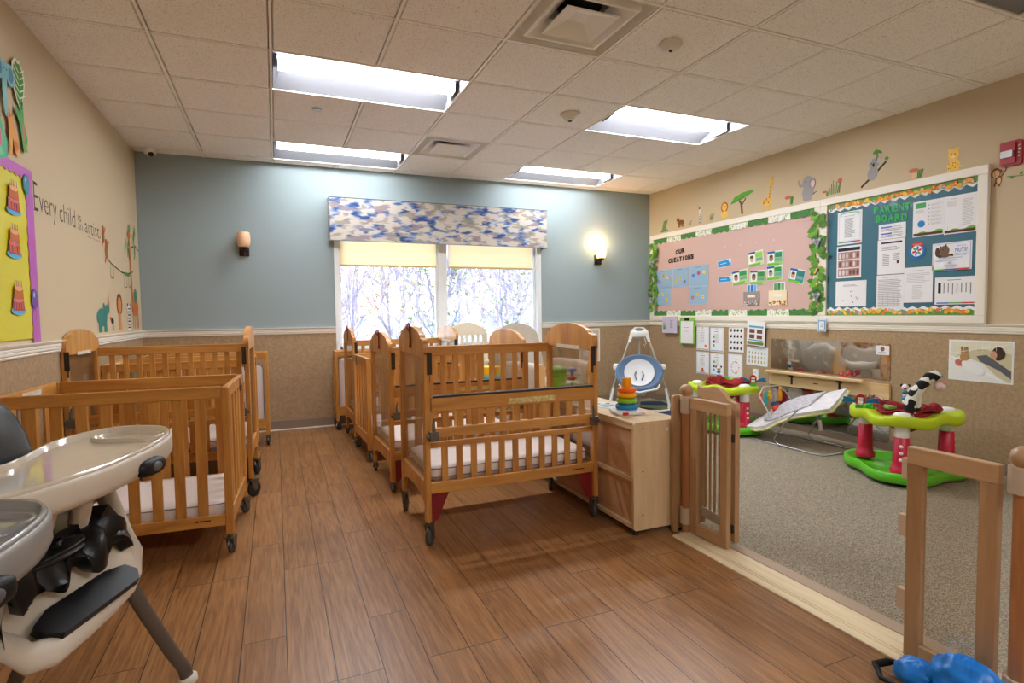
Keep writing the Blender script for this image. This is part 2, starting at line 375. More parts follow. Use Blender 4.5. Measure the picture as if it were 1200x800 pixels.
for i in range(-2, 9):
    for r in range(-11, 6):
        x, y = TX0+i*T, TY0+r*T
        xa, xb, ya, yb = max(x, XL), min(x+T, XR), max(y, YF), min(y+T, YB)
        if XL < x < XR and yb > ya and not (own.get((i-1, r)) and own.get((i-1, r)) == own.get((i, r))): mb.bx(x-.0075, x+.0075, ya, yb, HC-.0075, HC+.01, GRID)
        if YF < y < YB and xb > xa: mb.bx(xa, xb, y-.0075, y+.0075, HC-.007, HC+.0095, GRID)
for a in ((XL, XL+.02, YF, YB), (XR-.02, XR, YF, YB), (XL, XR, YB-.02, YB), (XL, XR, YF, YF+.02)): mb.bx(*a, HC-.003, HC+.006, GRID)
# closed deck above the grid
mb.bx(XL-TW, XR+TW, YF-TW, YB+TW, HC+.3, HC+.36, GRID)
struct(mb.build('ceiling'))

# ------------------------------------------------------------------ window
FR = mat('window_frame_white', (238, 240, 240), 0.35)
def window_unit():
    mb = MB()
    y0, y1 = YB-.012, YB+.10
    mb.bx(WX0-.012, WX0+.03, y0, y1, WZ0-.03, WZ1); mb.bx(WX1-.045, WX1+.012, y0, y1, WZ0-.03, WZ1)
    mb.bx(WX0, WX1, y0-.02, y1, WZ0-.03, WZ0); mb.bx(WX0, WX1, y0, y1, WZ1-.03, WZ1)
    mb.bx(1.72, 1.80, YB+.01, y1, WZ0, WZ1)
    for a, b in ((WX0+.03, 1.72), (1.80, WX1-.045)):
        for c in ((a, a+.03, WZ0, WZ1), (b-.03, b, WZ0, WZ1)): mb.bx(c[0], c[1], YB+.04, YB+.09, c[2], c[3])
        mb.bx(a, b, YB+.04, YB+.09, WZ0, WZ0+.04); mb.bx(a, b, YB+.04, YB+.09, WZ1-.05, WZ1)
    w = struct(mb.build('window_1', FR, bevel=.003))
    for a, b in ((WX0+.06, 1.69), (1.83, WX1-.075)):
        g = MB(); g.bx(a, b, YB+.062, YB+.068, WZ0+.04, WZ1-.05); g.build('glass_pane', GLASS, w)
window_unit()
SHADE = mat('cream_shade_fabric', (250, 238, 210), 0.9); nt = SHADE.node_tree
_b = nt.nodes['Principled BSDF']; _o = nt.nodes['Material Output']; _t = nt.nodes.new('ShaderNodeBsdfTranslucent'); _t.inputs[0].default_value = lin((255, 240, 208)); _m = nt.nodes.new('ShaderNodeMixShader'); _m.inputs[0].default_value = 0.8
nt.links.new(_b.outputs[0], _m.inputs[1]); nt.links.new(_t.outputs[0], _m.inputs[2]); nt.links.new(_m.outputs[0], _o.inputs[0])
SHB = mat('shade_hem_bar', (226, 196, 140), 0.7)
for a, b, lab in ((.655, 1.70, 'half-lowered cream roller shade behind the left window pane'), (1.845, 2.90, 'half-lowered cream roller shade over the right window pane')):
    t = thing('roller_shade', lab, 'window shade', ((a+b)/2, YB+.02, 1.70), 0, 'cream roller shades')
    h = (b-a)/2
    m_ = MB(); m_.bx(-h, h, -.0012, .0012, .01, .40); m_.build('shade_cloth', SHADE, t)
    m_ = MB(); m_.bx(-h, h, -.006, .006, -.008, .012); m_.build('hem_bar', SHB, t, bevel=.002)
    m_ = MB(); m_.cyl((-h, 0, .42), (h, 0, .42), .018); m_.build('roller_tube', WHITE, t)

# valance box with a blurred blue and tan ikat cloth
def ikat():
    m = bpy.data.materials.new('ikat_cloth'); m.use_nodes = True; nt = m.node_tree; b = nt.nodes['Principled BSDF']; N = nt.nodes.new; K = nt.links.new
    tc = N('ShaderNodeTexCoord')
    mp = N('ShaderNodeMapping'); mp.inputs['Scale'].default_value = (1, 1, 2.1); K(tc.outputs['Object'], mp.inputs[0])
    nz = N('ShaderNodeTexNoise'); nz.inputs['Scale'].default_value = 26; nz.inputs['Detail'].default_value = 3
    m3 = N('ShaderNodeMapping'); m3.inputs['Scale'].default_value = (.35, 1, 2.5); K(tc.outputs['Object'], m3.inputs[0]); K(m3.outputs[0], nz.inputs[0])
    vm = N('ShaderNodeVectorMath'); vm.operation = 'MULTIPLY_ADD'; vm.inputs[1].default_value = (.13, 0, .05); K(nz.outputs['Color'], vm.inputs[0]); K(mp.outputs[0], vm.inputs[2])
    n1 = N('ShaderNodeTexNoise'); n1.inputs['Scale'].default_value = 8; n1.inputs['Detail'].default_value = 1.5; K(vm.outputs[0], n1.inputs[0])
    v2 = N('ShaderNodeVectorMath'); v2.operation = 'ADD'; v2.inputs[1].default_value = (5.3, 2, 7.7); K(vm.outputs[0], v2.inputs[0])
    n2 = N('ShaderNodeTexNoise'); n2.inputs['Scale'].default_value = 10; n2.inputs['Detail'].default_value = 1.5; K(v2.outputs[0], n2.inputs[0])
    r1 = N('ShaderNodeValToRGB'); r1.color_ramp.interpolation = 'LINEAR'
    e = r1.color_ramp.elements; e[0].position = 0.34; e[0].color = lin((48, 72, 118)); e[1].position = 0.50; e[1].color = lin((192, 182, 170))
    k = r1.color_ramp.elements.new(0.42); k.color = lin((100, 122, 164)); k = r1.color_ramp.elements.new(0.46); k.color = lin((160, 164, 180))
    K(n1.outputs[0], r1.inputs[0])
    r2 = N('ShaderNodeValToRGB'); r2.color_ramp.elements[0].position = 0.51; r2.color_ramp.elements[0].color = (0, 0, 0, 1); r2.color_ramp.elements[1].position = 0.60; r2.color_ramp.elements[1].color = (.9, .9, .9, 1)
    K(n2.outputs[0], r2.inputs[0])
    n3 = N('ShaderNodeTexNoise'); n3.inputs['Scale'].default_value = 3.1; K(vm.outputs[0], n3.inputs[0])
    r3 = N('ShaderNodeValToRGB'); r3.color_ramp.elements[0].position = .47; r3.color_ramp.elements[0].color = lin((146, 140, 122)); r3.color_ramp.elements[1].position = .53; r3.color_ramp.elements[1].color = lin((140, 124, 126)); K(n3.outputs[0], r3.inputs[0])
    mx = N('ShaderNodeMix'); mx.data_type = 'RGBA'; K(r2.outputs[0], mx.inputs['Factor']); K(r1.outputs[0], mx.inputs['A']); K(r3.outputs[0], mx.inputs['B'])
    K(mx.outputs['Result'], b.inputs['Base Color']); b.inputs['Roughness'].default_value = 0.9; return m
t = thing('window_valance', 'boxed fabric valance with blurred blue and tan pattern above the window', 'valance', (1.777, YB, 1.94))
mb = MB(); mb.bx(-1.235, 1.235, -.165, -.145, 0, .44); mb.bx(-1.235, -1.215, -.145, 0, 0, .44); mb.bx(1.215, 1.235, -.145, 0, 0, .44); mb.bx(-1.215, 1.215, -.145, 0, .425, .44)
mb.build('cloth_box', ikat(), t, bevel=.006)
mb = MB()
for z in (.0, .44): mb.tube([(-1.236, -.005, z), (-1.236, -.166, z), (1.236, -.166, z), (1.236, -.005, z)], .004, None, 6)
mb.build('welt_cord', mat('blue_grey_cord', (110, 120, 130), .8), t)

# ------------------------------------------------------------------ wall sconces
BRZ = mat('dark_bronze', (52, 38, 32), 0.4, metal=.6)
def sconce(x, lit, lab):
    t = thing('wall_sconce', lab, 'wall lamp', (x, YB, 1.77), 0, 'wall sconces')
    mb = MB(); mb.bx(-.045, .045, -.018, 0, .0, .125); mb.build('backplate', BRZ, t, bevel=.003)
    mb = MB(); mb.tube([(0, -.015, .035), (0, -.05, .02), (0, -.085, .03), (0, -.09, .055)], [.009, .008, .009, .014], None, 8)
    mb.ell((0, -.09, .01), .012); mb.lathe([(.012, .04), (.035, .055), (.048, .075), (.046, .08)], None, 20, Matrix.Translation((0, -.09, 0)), True); mb.build('arm', BRZ, t)
    g = mat('glowing_amber_glass', (255, 214, 140), 0.4, emit=5) if lit else mat('unlit_amber_glass', (236, 190, 150), 0.35, spec=.6)
    mb = MB(); mb.lathe([(.001, .078), (.046, .078), (.056, .11), (.062, .15), (.061, .185), (.055, .225), (.052, .226), (.058, .185), (.059, .15), (.053, .112), (.044, .084), (.001, .084)], None, 24, Matrix.Translation((0, -.09, 0)), False)
    mb.build('glass_shade', g, t)
    return t
sconce(-.262, False, 'unlit wall sconce with pale amber glass, left of the window')
sconce(3.80, True, 'lit wall sconce glowing yellow, right of the window')

# ------------------------------------------------------------------ ceiling fixtures
REF = mat('satin_reflector', (128, 128, 134), 0.5)
LENS = mat('glowing_lamp_lens', (246, 250, 255), 0.4, emit=38.0); LENSB = mat('glowing_lamp_lens_dimmer', (246, 250, 255), 0.4, emit=20.0)
LOFF = mat('unlit_lamp_lens', (228, 228, 230), 0.4)
def troffer(i, r, lab):
    x0, y0 = TX0+i*T+.012, TY0+r*T+.012; w, d = 2*T-.024, T-.024
    t = thing('ceiling_light', lab, 'ceiling light', (x0+w/2, y0+d/2, HC), 0, 'recessed ceiling light panels')
    mb = MB(); hx, hy = w/2, d/2
    # housing: curved reflector wings and end plates
    P = [(-hy, 0.0), (-hy+.02, .012), (-.20, .045), (-.12, .068), (-.06, .075), (.06, .075), (.12, .068), (.20, .045), (hy-.02, .012), (hy, 0.0)]
    n = len(P); vs = [(-hx, p[0], p[1]) for p in P]+[(hx, p[0], p[1]) for p in P]
    mb.add(vs, [(k, k+1, n+k+1, n+k) for k in range(n-1)], None, True)
    mb.add(vs, [tuple(range(n)), tuple(range(n, 2*n))[::-1]], None)
    mb.bx(-hx, hx, -hy, hy, .085, .095); mb.build('housing', REF, t)
    mb = MB(); q = []
    for k in range(11):
        a = PI*k/10; q.append((-.075*math.cos(a), .078-.062*math.sin(a)))
    L = hx-.03; n = len(q); vs = [(-L, a, b) for a, b in q]+[(L, a, b) for a, b in q]
    mb.add(vs, [(k, k+1, n+k+1, n+k) for k in range(n-1)], None, True); mb.add(vs, [tuple(range(n))[::-1], tuple(range(n, 2*n))], None)
    mb.build('lens', LOFF if r == -4 else LENSB if r == 3 else LENS, t)
    for s in (-1, 1): mb = MB(); mb.bx(s*(L+.001), s*(L+.004), -.09, .09, .0, .078); mb.build('end_cap', REF, t)
for (i, r), lab in zip(lights, ['large ceiling light panel nearest the sconce side, left front in view', 'ceiling light panel close to the blue wall, above left of valance', 'ceiling light panel above the two bulletin boards', 'ceiling light panel close to the blue wall, right of valance', 'ceiling light panel behind the viewer on the left', 'ceiling light panel cut off by the top right corner', 'unseen ceiling light panel added as fill behind the viewer, left', 'unseen ceiling light panel added as fill behind the viewer, right']):
    troffer(i, r, lab)
DIFM = mat('diffuser_white', (238, 234, 226), 0.45); DARK = mat('duct_black', (16, 16, 16), 0.9)
def diffuser(i, r, lab):
    cx, cy0 = TX0+(i+.5)*T, TY0+(r+.5)*T
    t = thing('air_diffuser', lab, 'ceiling vent', (cx, cy0, HC), 0, 'square ceiling air diffusers')
    def ring(mb, a, za, b, zb):
        vs = [(-a, -a, za), (a, -a, za), (a, a, za), (-a, a, za), (-b, -b, zb), (b, -b, zb), (b, b, zb), (-b, b, zb)]
        mb.add(vs, [(k, (k+1) % 4, 4+(k+1) % 4, 4+k) for k in range(4)])
    h = T/2-.012
    mb = MB(); ring(mb, h, 0, h-.006, -.002); ring(mb, h-.006, -.002, h-.01, .055); ring(mb, h-.01, .055, .235, .055); ring(mb, .235, .055, .23, -.006); ring(mb, .23, -.006, .215, -.008); ring(mb, .215, -.008, .125, .06); ring(mb, .125, .06, .125, .13)
    mb.build('outer_frame', DIFM, t)
    mb = MB(); ring(mb, .155, -.012, .148, -.018); ring(mb, .148, -.018, .045, .028); ring(mb, .155, -.012, .148, -.008); ring(mb, .148, -.008, .045, .034); mb.bx(-.045, .045, -.045, .045, .028, .034); mb.build('inner_cone', DIFM, t)
    mb = MB(); mb.cyl((0, 0, .15), (0, 0, .08), .12, None, n=24); mb.tube([(-.12, 0, .068), (.12, 0, .068)], .006); mb.build('duct_throat', DARK, t)
    mb = MB(); mb.bx(-.30, .30, -.30, .30, .16, .17); mb.build('back_pan', DIFM, t)
diffuser(2, -2, 'large square air vent at the top of the view')
diffuser(2, 2, 'square air vent in front of the valance, farther one')
PLW = mat('detector_plastic', (226, 220, 210), 0.4)
for u, v, lab, tall in ((786, 50, 'flat round smoke detector right of the near air vent', 0), (668, 133, 'stepped round smoke detector left of the bulletin side light', 1)):
    p = ray(u, v, 2, HC-.006); t = thing('smoke_detector', lab, 'smoke detector', (p.x, p.y, HC-.006), 0, 'ceiling smoke detectors')
    mb = MB(); mb.lathe([(.075, 0), (.078, -.008), (.075, -.018)] if tall else [(.058, 0), (.065, -.01), (.058, -.026)], None, 28); mb.build('base', PLW, t)
    mb = MB(); mb.lathe([(.06, -.017), (.052, -.036), (.045, -.038), (.042, -.052), (.03, -.056), (.005, -.056)] if tall else [(.056, -.024), (.045, -.038), (.02, -.044), (.004, -.044)], None, 28); mb.build('sensor_head', PLW, t)
    mb = MB(); mb.lathe([(.018, -.056), (.014, -.062), (.003, -.062)] if tall else [(.012, -.044), (.009, -.05), (.002, -.05)], None, 14); mb.build('indicator', mat('dark_lens', (60, 60, 62), .2), t)
p = ray(371, 127.5, 2, HC-.006); t = MB(); t.lathe([(.034, 0), (.034, -.003), (.006, -.003)], None, 24); o = t.build('sprinkler_cap', mat('sprinkler_steel', (150, 144, 136), .4, metal=.7), loc=(p.x, p.y, HC-.006)); tag(o, 'flat round sprinkler cap in the tile between two left lights', 'sprinkler')
p = ray(176, 177, 2, HC-.02); t = thing('security_camera', 'white dome camera on the ceiling in the far left corner', 'camera', (p.x, p.y-.02, HC-.006))
mb = MB(); mb.lathe([(.06, 0), (.062, -.012), (.055, -.03), (.045, -.045), (.02, -.062), (.004, -.066)], None, 24); mb.build('dome_housing', PLW, t)
mb = MB(); mb.ell((.012, -.028, -.05), .024, None, 14, 9); mb.build('camera_lens', mat('black_glass', (14, 14, 16), .1), t)
# fire alarm strobe on the right wall
t = thing('fire_alarm', 'red fire alarm strobe high on the right wall', 'fire alarm', (XR, 2.232, 2.20))
M_ = Mx((0, 0, 0), (0, -1, 0), (0, 0, 1), (-1, 0, 0))
RED = mat('alarm_red', (168, 22, 30), .35)
mb = MB(); mb.prism(rrect(-.062, .062, -.082, .082, .014), 0, .022, None, M_); mb.prism(rrect(-.052, .03, -.07, .07, .01), .022, .034, None, M_); mb.build('body', RED, t, bevel=.003)
mb = MB(); mb.prism(rrect(-.045, .022, -.028, .016, .005), .034, .05, None, M_); mb.build('strobe_lens', mat('strobe_glass', (205, 205, 208), .15, metal=.4), t, bevel=.003)
mb = Art(Mx((-.0225, 0, 0), (0, -1, 0), (0, 0, 1), (-1, 0, 0)))
for k, c in enumerate('FIRE'): mb.text(c, .043, .053, .034-.022*k, .047-.022*k, ink(240, 235, 230))
mb.build('fire_lettering', None, t)
# ================================================================== CRIBS
STEEL = mat('zinc_hardware', (120, 116, 108), .35, metal=.8)
DKM = mat('dark_hinge_metal', (58, 50, 44), .45, metal=.5)
RUB = mat('grey_rubber_wheel', (78, 76, 72), .55); RUBK = mat('black_rubber_wheel', (34, 33, 32), .5)
STICK = mat('worn_white_label', (214, 204, 190), .6, var=.25, scale=90)
BLKS = mat('black_teething_strip', (36, 36, 34), .35)
BRK = mat('dark_red_bracket', (128, 22, 28), .45)
SHEET = mat('white_vinyl_mattress', (232, 222, 218), .42, bump=.5, bscale=18)
PIPE = mat('grey_mattress_piping', (120, 118, 122), .6)
def caster(par, x, y, zc, big=True, rz=0.3, black=False):
    """mounted under a post; zc is the height of the post foot"""
    r = .05 if big else .032; w = .026 if big else .022
    Q = Matrix.Translation((x, y, 0)) @ Matrix.Rotation(rz, 4, 'Z'); off = .022 if big else .014
    mb = MB(); mb.cyl((0, 0, zc), (0, 0, zc-.02), .011, None, n=10, M=Q)
    top = min(zc-.012, 2*r+.016)
    mb.bx(-.02, .02+off, -.019, .019, top-.005, top+.004, None, Q)
    for s in (-1, 1):
        mb.prism([(-.018, top), (.02+off, top), (off+.012, r-.008), (off-.012, r-.008)], s*.0175, s*.0145, None, Q @ Mx((0, 0, 0), (1, 0, 0), (0, 0, 1), (0, -1, 0)))
    mb.cyl((off, -.021, r), (off, .021, r), .006, None, n=8, M=Q)
    mb.tube([(-.02, 0, top-.01), (-.036, 0, top-.03)], .007, None, 6, M=Q)
    c = mb.build('caster', STEEL, par)
    mb = MB(); A = Q @ Mx((off, 0, r), (1, 0, 0), (0, 0, 1), (0, -1, 0))
    mb.lathe([(r*.45, -w/2), (r*.86, -w/2), (r*.98, -w*.28), (r, 0), (r*.98, w*.28), (r*.86, w/2), (r*.45, w/2)], None, 22, A); mb.build('wheel', RUBK if black else RUB, c)
    return c
def mattress(x, y, z, w, d, h, rz, lab):
    t = thing('crib_mattress', lab, 'mattress', (x, y, z), rz, 'white crib mattresses')
    mb = MB(); nu, nv = 26, 18; rs = []
    for k, (ins, zz) in enumerate([(.02, 0), (.004, .012), (0, .03), (0, h-.03), (.006, h-.012), (.03, h-.002), (.07, h+.001), (.15, h+.002), (.22, h)]):
        ring = []
        for p in rrect(-w/2+ins, w/2-ins, -d/2+ins, d/2-ins, max(.03, .045-ins*.2), 7):
            q = V((p[0], p[1], zz)); n = mnoise.noise(V((p[0]*9+x, p[1]*9+y, zz*4)))
            ring.append((q.x, q.y, q.z+(.004*n if k > 4 else 0)))
        rs.append(ring)
    mb.rings(rs); mb.build('cover', SHEET, t)
    mb = MB()
    for zz in (.024, h-.022): mb.tube([(p[0]*1.002, p[1]*1.003, zz) for p in rrect(-w/2, w/2, -d/2, d/2, .04, 4)], .003, None, 5, closed=True)
    mb.build('piping', PIPE, t); return t

def crib_arch(name, lab, cx, cy_, rz, W, D, zc, big, black, tagc=None, lw=True, stickers=True):
    """crib with arched ends, clear end panels and a drop gate on the near side"""
    t = thing(name, lab, 'crib', (cx, cy_, 0), rz, 'honey oak cribs with arched ends')
    d = D/2; hw = W/2; Z = lambda z: z+zc
    for s in (-1, 1):
        mb = MB()
        Q = Mx((s*(hw-.014), 0, 0), (0, 1, 0), (0, 0, 1), (1, 0, 0))
        for k in (-1, 1): mb.box((s*(hw-.014), k*(d-.0225), (Z(0)+Z(.86))/2), (.028, .045, .86))
        out = [(-d, .84), (-d, .88)]+[(-d+.03*(1-math.cos(a)), .88+.042*math.sin(a)) for a in (.4, .8, 1.2, 1.5)]
        out += [(-d+.052, .922), (-d+.062, .934)]
        n = 12
        for k in range(n+1):
            y = (-d+.075)+(2*d-.15)*k/n; out.append((y, .944+.038*math.sin(PI*k/n)**.8))
        out += [(-p[0], p[1]) for p in out[:8][::-1]]
        out += [(d-.046, .84), (d-.07, .835), (-d+.07, .835), (-d+.046, .84)]
        mb.prism([(a, Z(b)) for a, b in out], -.0145, .0145, None, Q)
        ap = [(-d+.044, .20), (d-.044, .20), (d-.044, .05)]+[((d-.044)*math.cos(PI*k/12), .05+.075*math.sin(PI*k/12)**.7) for k in range(1, 12)]+[(-d+.044, .05)]
        mb.prism([(a, Z(b)) for a, b in ap], -.011, .011, None, Q)
        e = mb.build('end_frame', OAKZ, t, bevel=.004)
        mb = MB(); mb.prism([(-d+.04, Z(.195)), (d-.04, Z(.195)), (d-.04, Z(.845)), (-d+.04, Z(.845))], -.0025, .0025, None, Q); mb.build('clear_panel', PLEXI, e)
        mb = MB(); z0 = Z(.828)
        ins = -s*(.0155)
        if stickers and s > 0:
            mb.bx(s*(hw-.014)+ins-.0008, s*(hw-.014)+ins+.0008, -.14, .14, z0, z0+.022); mb.build('warning_label', STICK, e)
        if stickers and s < 0 and lw:
            mb.bx(s*(hw-.014)+ins-.0008, s*(hw-.014)+ins+.0008, -.12, .12, z0, z0+.02); mb.build('warning_label', STICK, e)
        mb = MB()
        mb.box((s*(hw-.029), -d-.0012, Z(.80)), (.026, .0024, .11)) ; mb.box((s*(hw-.0285)-s*.001, -d+.012, Z(.78)), (.003, .02, .15))
        mb.build('hinge_plate', DKM, e)
        mb = MB()
        for k in (-1, 1):
            for z in (.06, .24, .40, .62, .74): mb.cyl((s*(hw-.0005), k*(d-.022), Z(z)), (s*(hw+.0012), k*(d-.022), Z(z)), .004, None, n=8)
        mb.build('bolt_heads', DKM, e)['kind'] = 'stuff'
    n = 11; ix = hw-.028
    mb = MB(); mb.bx(-ix, ix, d-.036, d-.008, Z(.142), Z(.2)); mb.build('bottom_rail', OAKX, t, bevel=.004)
    mb = MB(); mb.bx(-ix, ix, d-.036, d-.008, Z(.795), Z(.852))
    b = mb.build('back_top_rail', OAKX, t, bevel=.004)
    mb = MB()
    for k in range(1, n+1): mb.box((-ix+2*ix*k/(n+1), d-.022, Z(.4975)), (.033, .012, .60))
    mb.build('slats', OAKZ, b, bevel=.002)
    mb = MB(); mb.bx(-ix, ix, -d+.022, -d+.036, Z(.372), Z(.402)); mb.build('middle_rail', OAKX, t, bevel=.004)
    mb = MB(); mb.bx(-ix, ix, -d+.008, -d+.036, Z(.142), Z(.198))
    b = mb.build('front_bottom_rail', OAKX, t, bevel=.004)
    mb = MB()
    for k in range(1, n+1): mb.box((-ix+2*ix*k/(n+1), -d+.028, Z(.285)), (.033, .012, .18))
    mb.build('slats', OAKZ, b, bevel=.002)
    mb = MB(); mb.cyl((ix-.13, -d+.0075, Z(.17)), (ix-.13, -d+.0065, Z(.17)), .006, BRK, n=10); mb.bx(ix-.12, ix-.06, -d+.0068, -d+.0078, Z(.167), Z(.173), DKM); mb.build('maker_mark', None, b)
    mb = MB(); mb.bx(-ix+.004, ix-.004, -d-.012, -d+.016, Z(.56), Z(.635))
    g = mb.build('drop_gate', OAKX, t, bevel=.005)
    mb = MB(); mb.bx(-ix+.012, ix-.012, -d-.012, -d+.016, Z(.428), Z(.478)); mb.build('lower_rail', OAKX, g, bevel=.005)
    mb = MB()
    for k in range(1, n+1): mb.box((-ix+2*ix*k/(n+1), -d+.002, Z(.52)), (.034, .012, .10))
    mb.build('slats', OAKZ, g, bevel=.002)
    mb = MB(); mb.bx(-ix+.01, ix-.01, -d-.013, -d+.017, Z(.628), Z(.6395)); mb.build('teething_strip', BLKS, g, bevel=.002)
    if stickers:
        mb = MB(); mb.bx(-.05, .22, -d-.0133, -d-.0123, Z(.572), Z(.60)); o = mb.build('caution_label', mat('yellowed_label', (214, 196, 132), .6, var=.3, scale=60), g)
    for s in (-1, 1):
        mb = MB(); mb.box((s*(ix-.012), -d-.02, Z(.44)), (.045, .022, .05)); mb.tube([(s*(ix-.012), -d-.022, Z(.46)), (s*(ix-.012), -d-.02, Z(.50)), (s*(ix-.018), -d-.02, Z(.53))], [.009, .008, .004], None, 8)
        mb.box((s*(ix+.016), -d-.012, Z(.44)), (.016, .03, .02)); mb.cyl((s*(ix-.022), -d-.03, Z(.43)), (s*(ix-.022), -d-.034, Z(.43)), .006, None, n=8); mb.cyl((s*(ix-.002), -d-.03, Z(.43)), (s*(ix-.002), -d-.034, Z(.43)), .006, None, n=8)
        mb.build('gate_latch', STEEL, t, bevel=.002)
    mb = MB(); mb.bx(-ix, ix, -d+.037, d-.037, Z(.175), Z(.187)); mb.build('mattress_board', OAKX, t)
    for s in (-1, 1):
        mb = MB(); mb.prism([(s*ix, Z(.142)), (s*(ix-.10), Z(.142)), (s*(ix-.035), Z(.0)), (s*ix, Z(-.01))], -.004, .004, None, Mx((0, -d+.03, 0), (1, 0, 0), (0, 0, 1), (0, -1, 0))); mb.build('evacuation_bracket', BRK, t)
    for sx in (-1, 1):
        for sy_ in (-1, 1): caster(t, sx*(hw-.015), sy_*(d-.022), zc, big, random.uniform(-.5, .5)+(PI/2 if sy_ > 0 else 1.2), black)
    if tagc:
        mb = MB(); mb.grid(lambda u, v: (-hw-.004-.006*math.sin(3*v+u*4), -.02+.03*(u-.5)*(1-.5*abs(v-.5)), Z(.985-.0)-.13*v+.01), 4, 8, thick=.002)
        mb.grid(lambda u, v: (-hw-.004-.012*math.sin(5*v), .0+.03*(u-.5)*(1+v), Z(.98)-.07*v+.02), 4, 6, thick=.002); mb.build('evacuation_tag', mat('faded_red_ribbon', (150, 60, 56), .7), t)
    mattress(cx, cy_, Z(.188), 2*ix-.02, D-.095, .09, rz, tagc or 'x')
    return t
def crib_flat(name, lab, cx, cy_, rz, W, D, zc, top, ns, mlab, mz=.055, small=True):
    """low compact crib, flat top rails and slats on all four sides"""
    t = thing(name, lab, 'crib', (cx, cy_, 0), rz, 'low honey oak cribs with slatted ends')
    hw, d = W/2, D/2; p = .036
    mb = MB()
    for sx in (-1, 1):
        for sy_ in (-1, 1):
            mb2 = MB(); mb2.box((sx*(hw-p/2), sy_*(d-p/2), (zc+top)/2), (p, p, top-zc)); mb2.build('corner_post', OAKZ, t, bevel=.005)
    for s, nm in ((-1, 'front_rails'), (1, 'back_rails')):
        mb = MB(); y = s*(d-.015)
        mb.box((0, y, zc+.075), (W-2*p, .024, .055)); mb.build('bottom_rail', OAKX, t, bevel=.004)
        mb = MB(); mb.box((0, y, top-.026), (W-2*p, .026, .058)); r = mb.build('top_rail', OAKX, t, bevel=.004)
        mb = MB()
        for k in range(1, ns+1): mb.box((-(hw-p)+2*(hw-p)*k/(ns+1), y, (zc+.1+top-.05)/2), (.046, .011, top-.05-zc-.095))
        mb.build('slats', OAKZ, r, bevel=.002)
    for s, nm in ((-1, 'left_end_rails'), (1, 'right_end_rails')):
        mb = MB(); x = s*(hw-.015)
        mb.box((x, 0, zc+.085), (.024, D-2*p, .08)); mb.build('end_bottom_rail', OAKY, t, bevel=.004)
        mb = MB(); mb.box((x, 0, top-.026), (.024, D-2*p, .058)); r = mb.build('end_top_rail', OAKY, t, bevel=.004)
        mb = MB()
        for k in range(1, 5): mb.box((x, -(d-p)+2*(d-p)*k/5, (zc+.12+top-.05)/2), (.011, .046, top-.05-zc-.12))
        mb.build('slats', OAKZ, r, bevel=.002)
        mb = MB(); mb.box((x-s*.0128, 0, top-.024), (.001, .2, .03)); mb.build('warning_label', STICK, r)
        mb = MB(); mb.box((x+s*.013, d-.16, top-.045), (.004, .018, .07)); mb.build('hinge', DKM, r)
    mb = MB(); mb.bx(-hw+.03, hw-.03, -d+.03, d-.03, zc+mz, zc+mz+.012); mb.build('mattress_board', OAKX, t)
    mb = MB(); mb.cyl((hw-.16, -d+.0028, zc+.08), (hw-.16, -d+.0018, zc+.08), .006, BRK, n=10); mb.bx(hw-.15, hw-.10, -d+.002, -d+.003, zc+.077, zc+.083, DKM); mb.build('maker_mark', None, t)
    for sx in (-1, 1):
        for sy_ in (-1, 1): caster(t, sx*(hw-.018), sy_*(d-.018), zc, not small, random.uniform(-.6, .6)+1.2)
    mattress(cx, cy_, zc+mz+.013, W-.08, D-.08, .10, rz, mlab)
    return t
def named_crib(*a, mlab=None, **k):
    before = set(o.name for o in col.objects); t = crib_arch(*a, **k)
    for o in col.objects:
        if o.name not in before and o.name.startswith('crib_mattress') and 'label' in o: o['label'] = mlab
    return t
named_crib('crib', 'nearest right crib, arched ends and lowered gate with black top strip', 1.163, 3.015, 0, .995, .60, .128, True, False, tagc='t', mlab='white mattress in the nearest right crib beside the shelf')
named_crib('crib', 'second arched crib of the right row, directly behind the nearest one', 1.152, 3.985, math.radians(2), .99, .62, .072, False, False, tagc='t', lw=False, mlab='white mattress in the second crib of the right row')
named_crib('crib', 'arched crib of the right row nearest the window', 1.115, 5.47, math.radians(1.2), .99, .60, .072, False, False, tagc='t', mlab='white mattress in the arched crib nearest the window')
named_crib('crib', 'arched crib of the left row, big black wheels toward the aisle', -.648, 4.275, math.radians(-1.4), .985, .60, .125, True, True, mlab='white mattress in the arched crib of the left row')
crib_flat('low_crib', 'nearest left crib, low with slatted ends, behind the high chair', -.668, 3.40, math.radians(-3.2), .93, .64, .10, .832, 8, 'white mattress in the nearest left crib behind the high chair')
crib_flat('low_crib', 'low slatted crib third in the right row between two arched cribs', 1.115, 4.82, math.radians(2.5), .97, .60, .10, .83, 8, 'white mattress in the low third crib of the right row', mz=.08)
crib_flat('low_crib', 'low slatted crib directly behind the arched crib of the left row', -.64, 4.96, 0, .96, .60, .10, .85, 8, 'white mattress in the low crib behind the left arched crib', mz=.08)
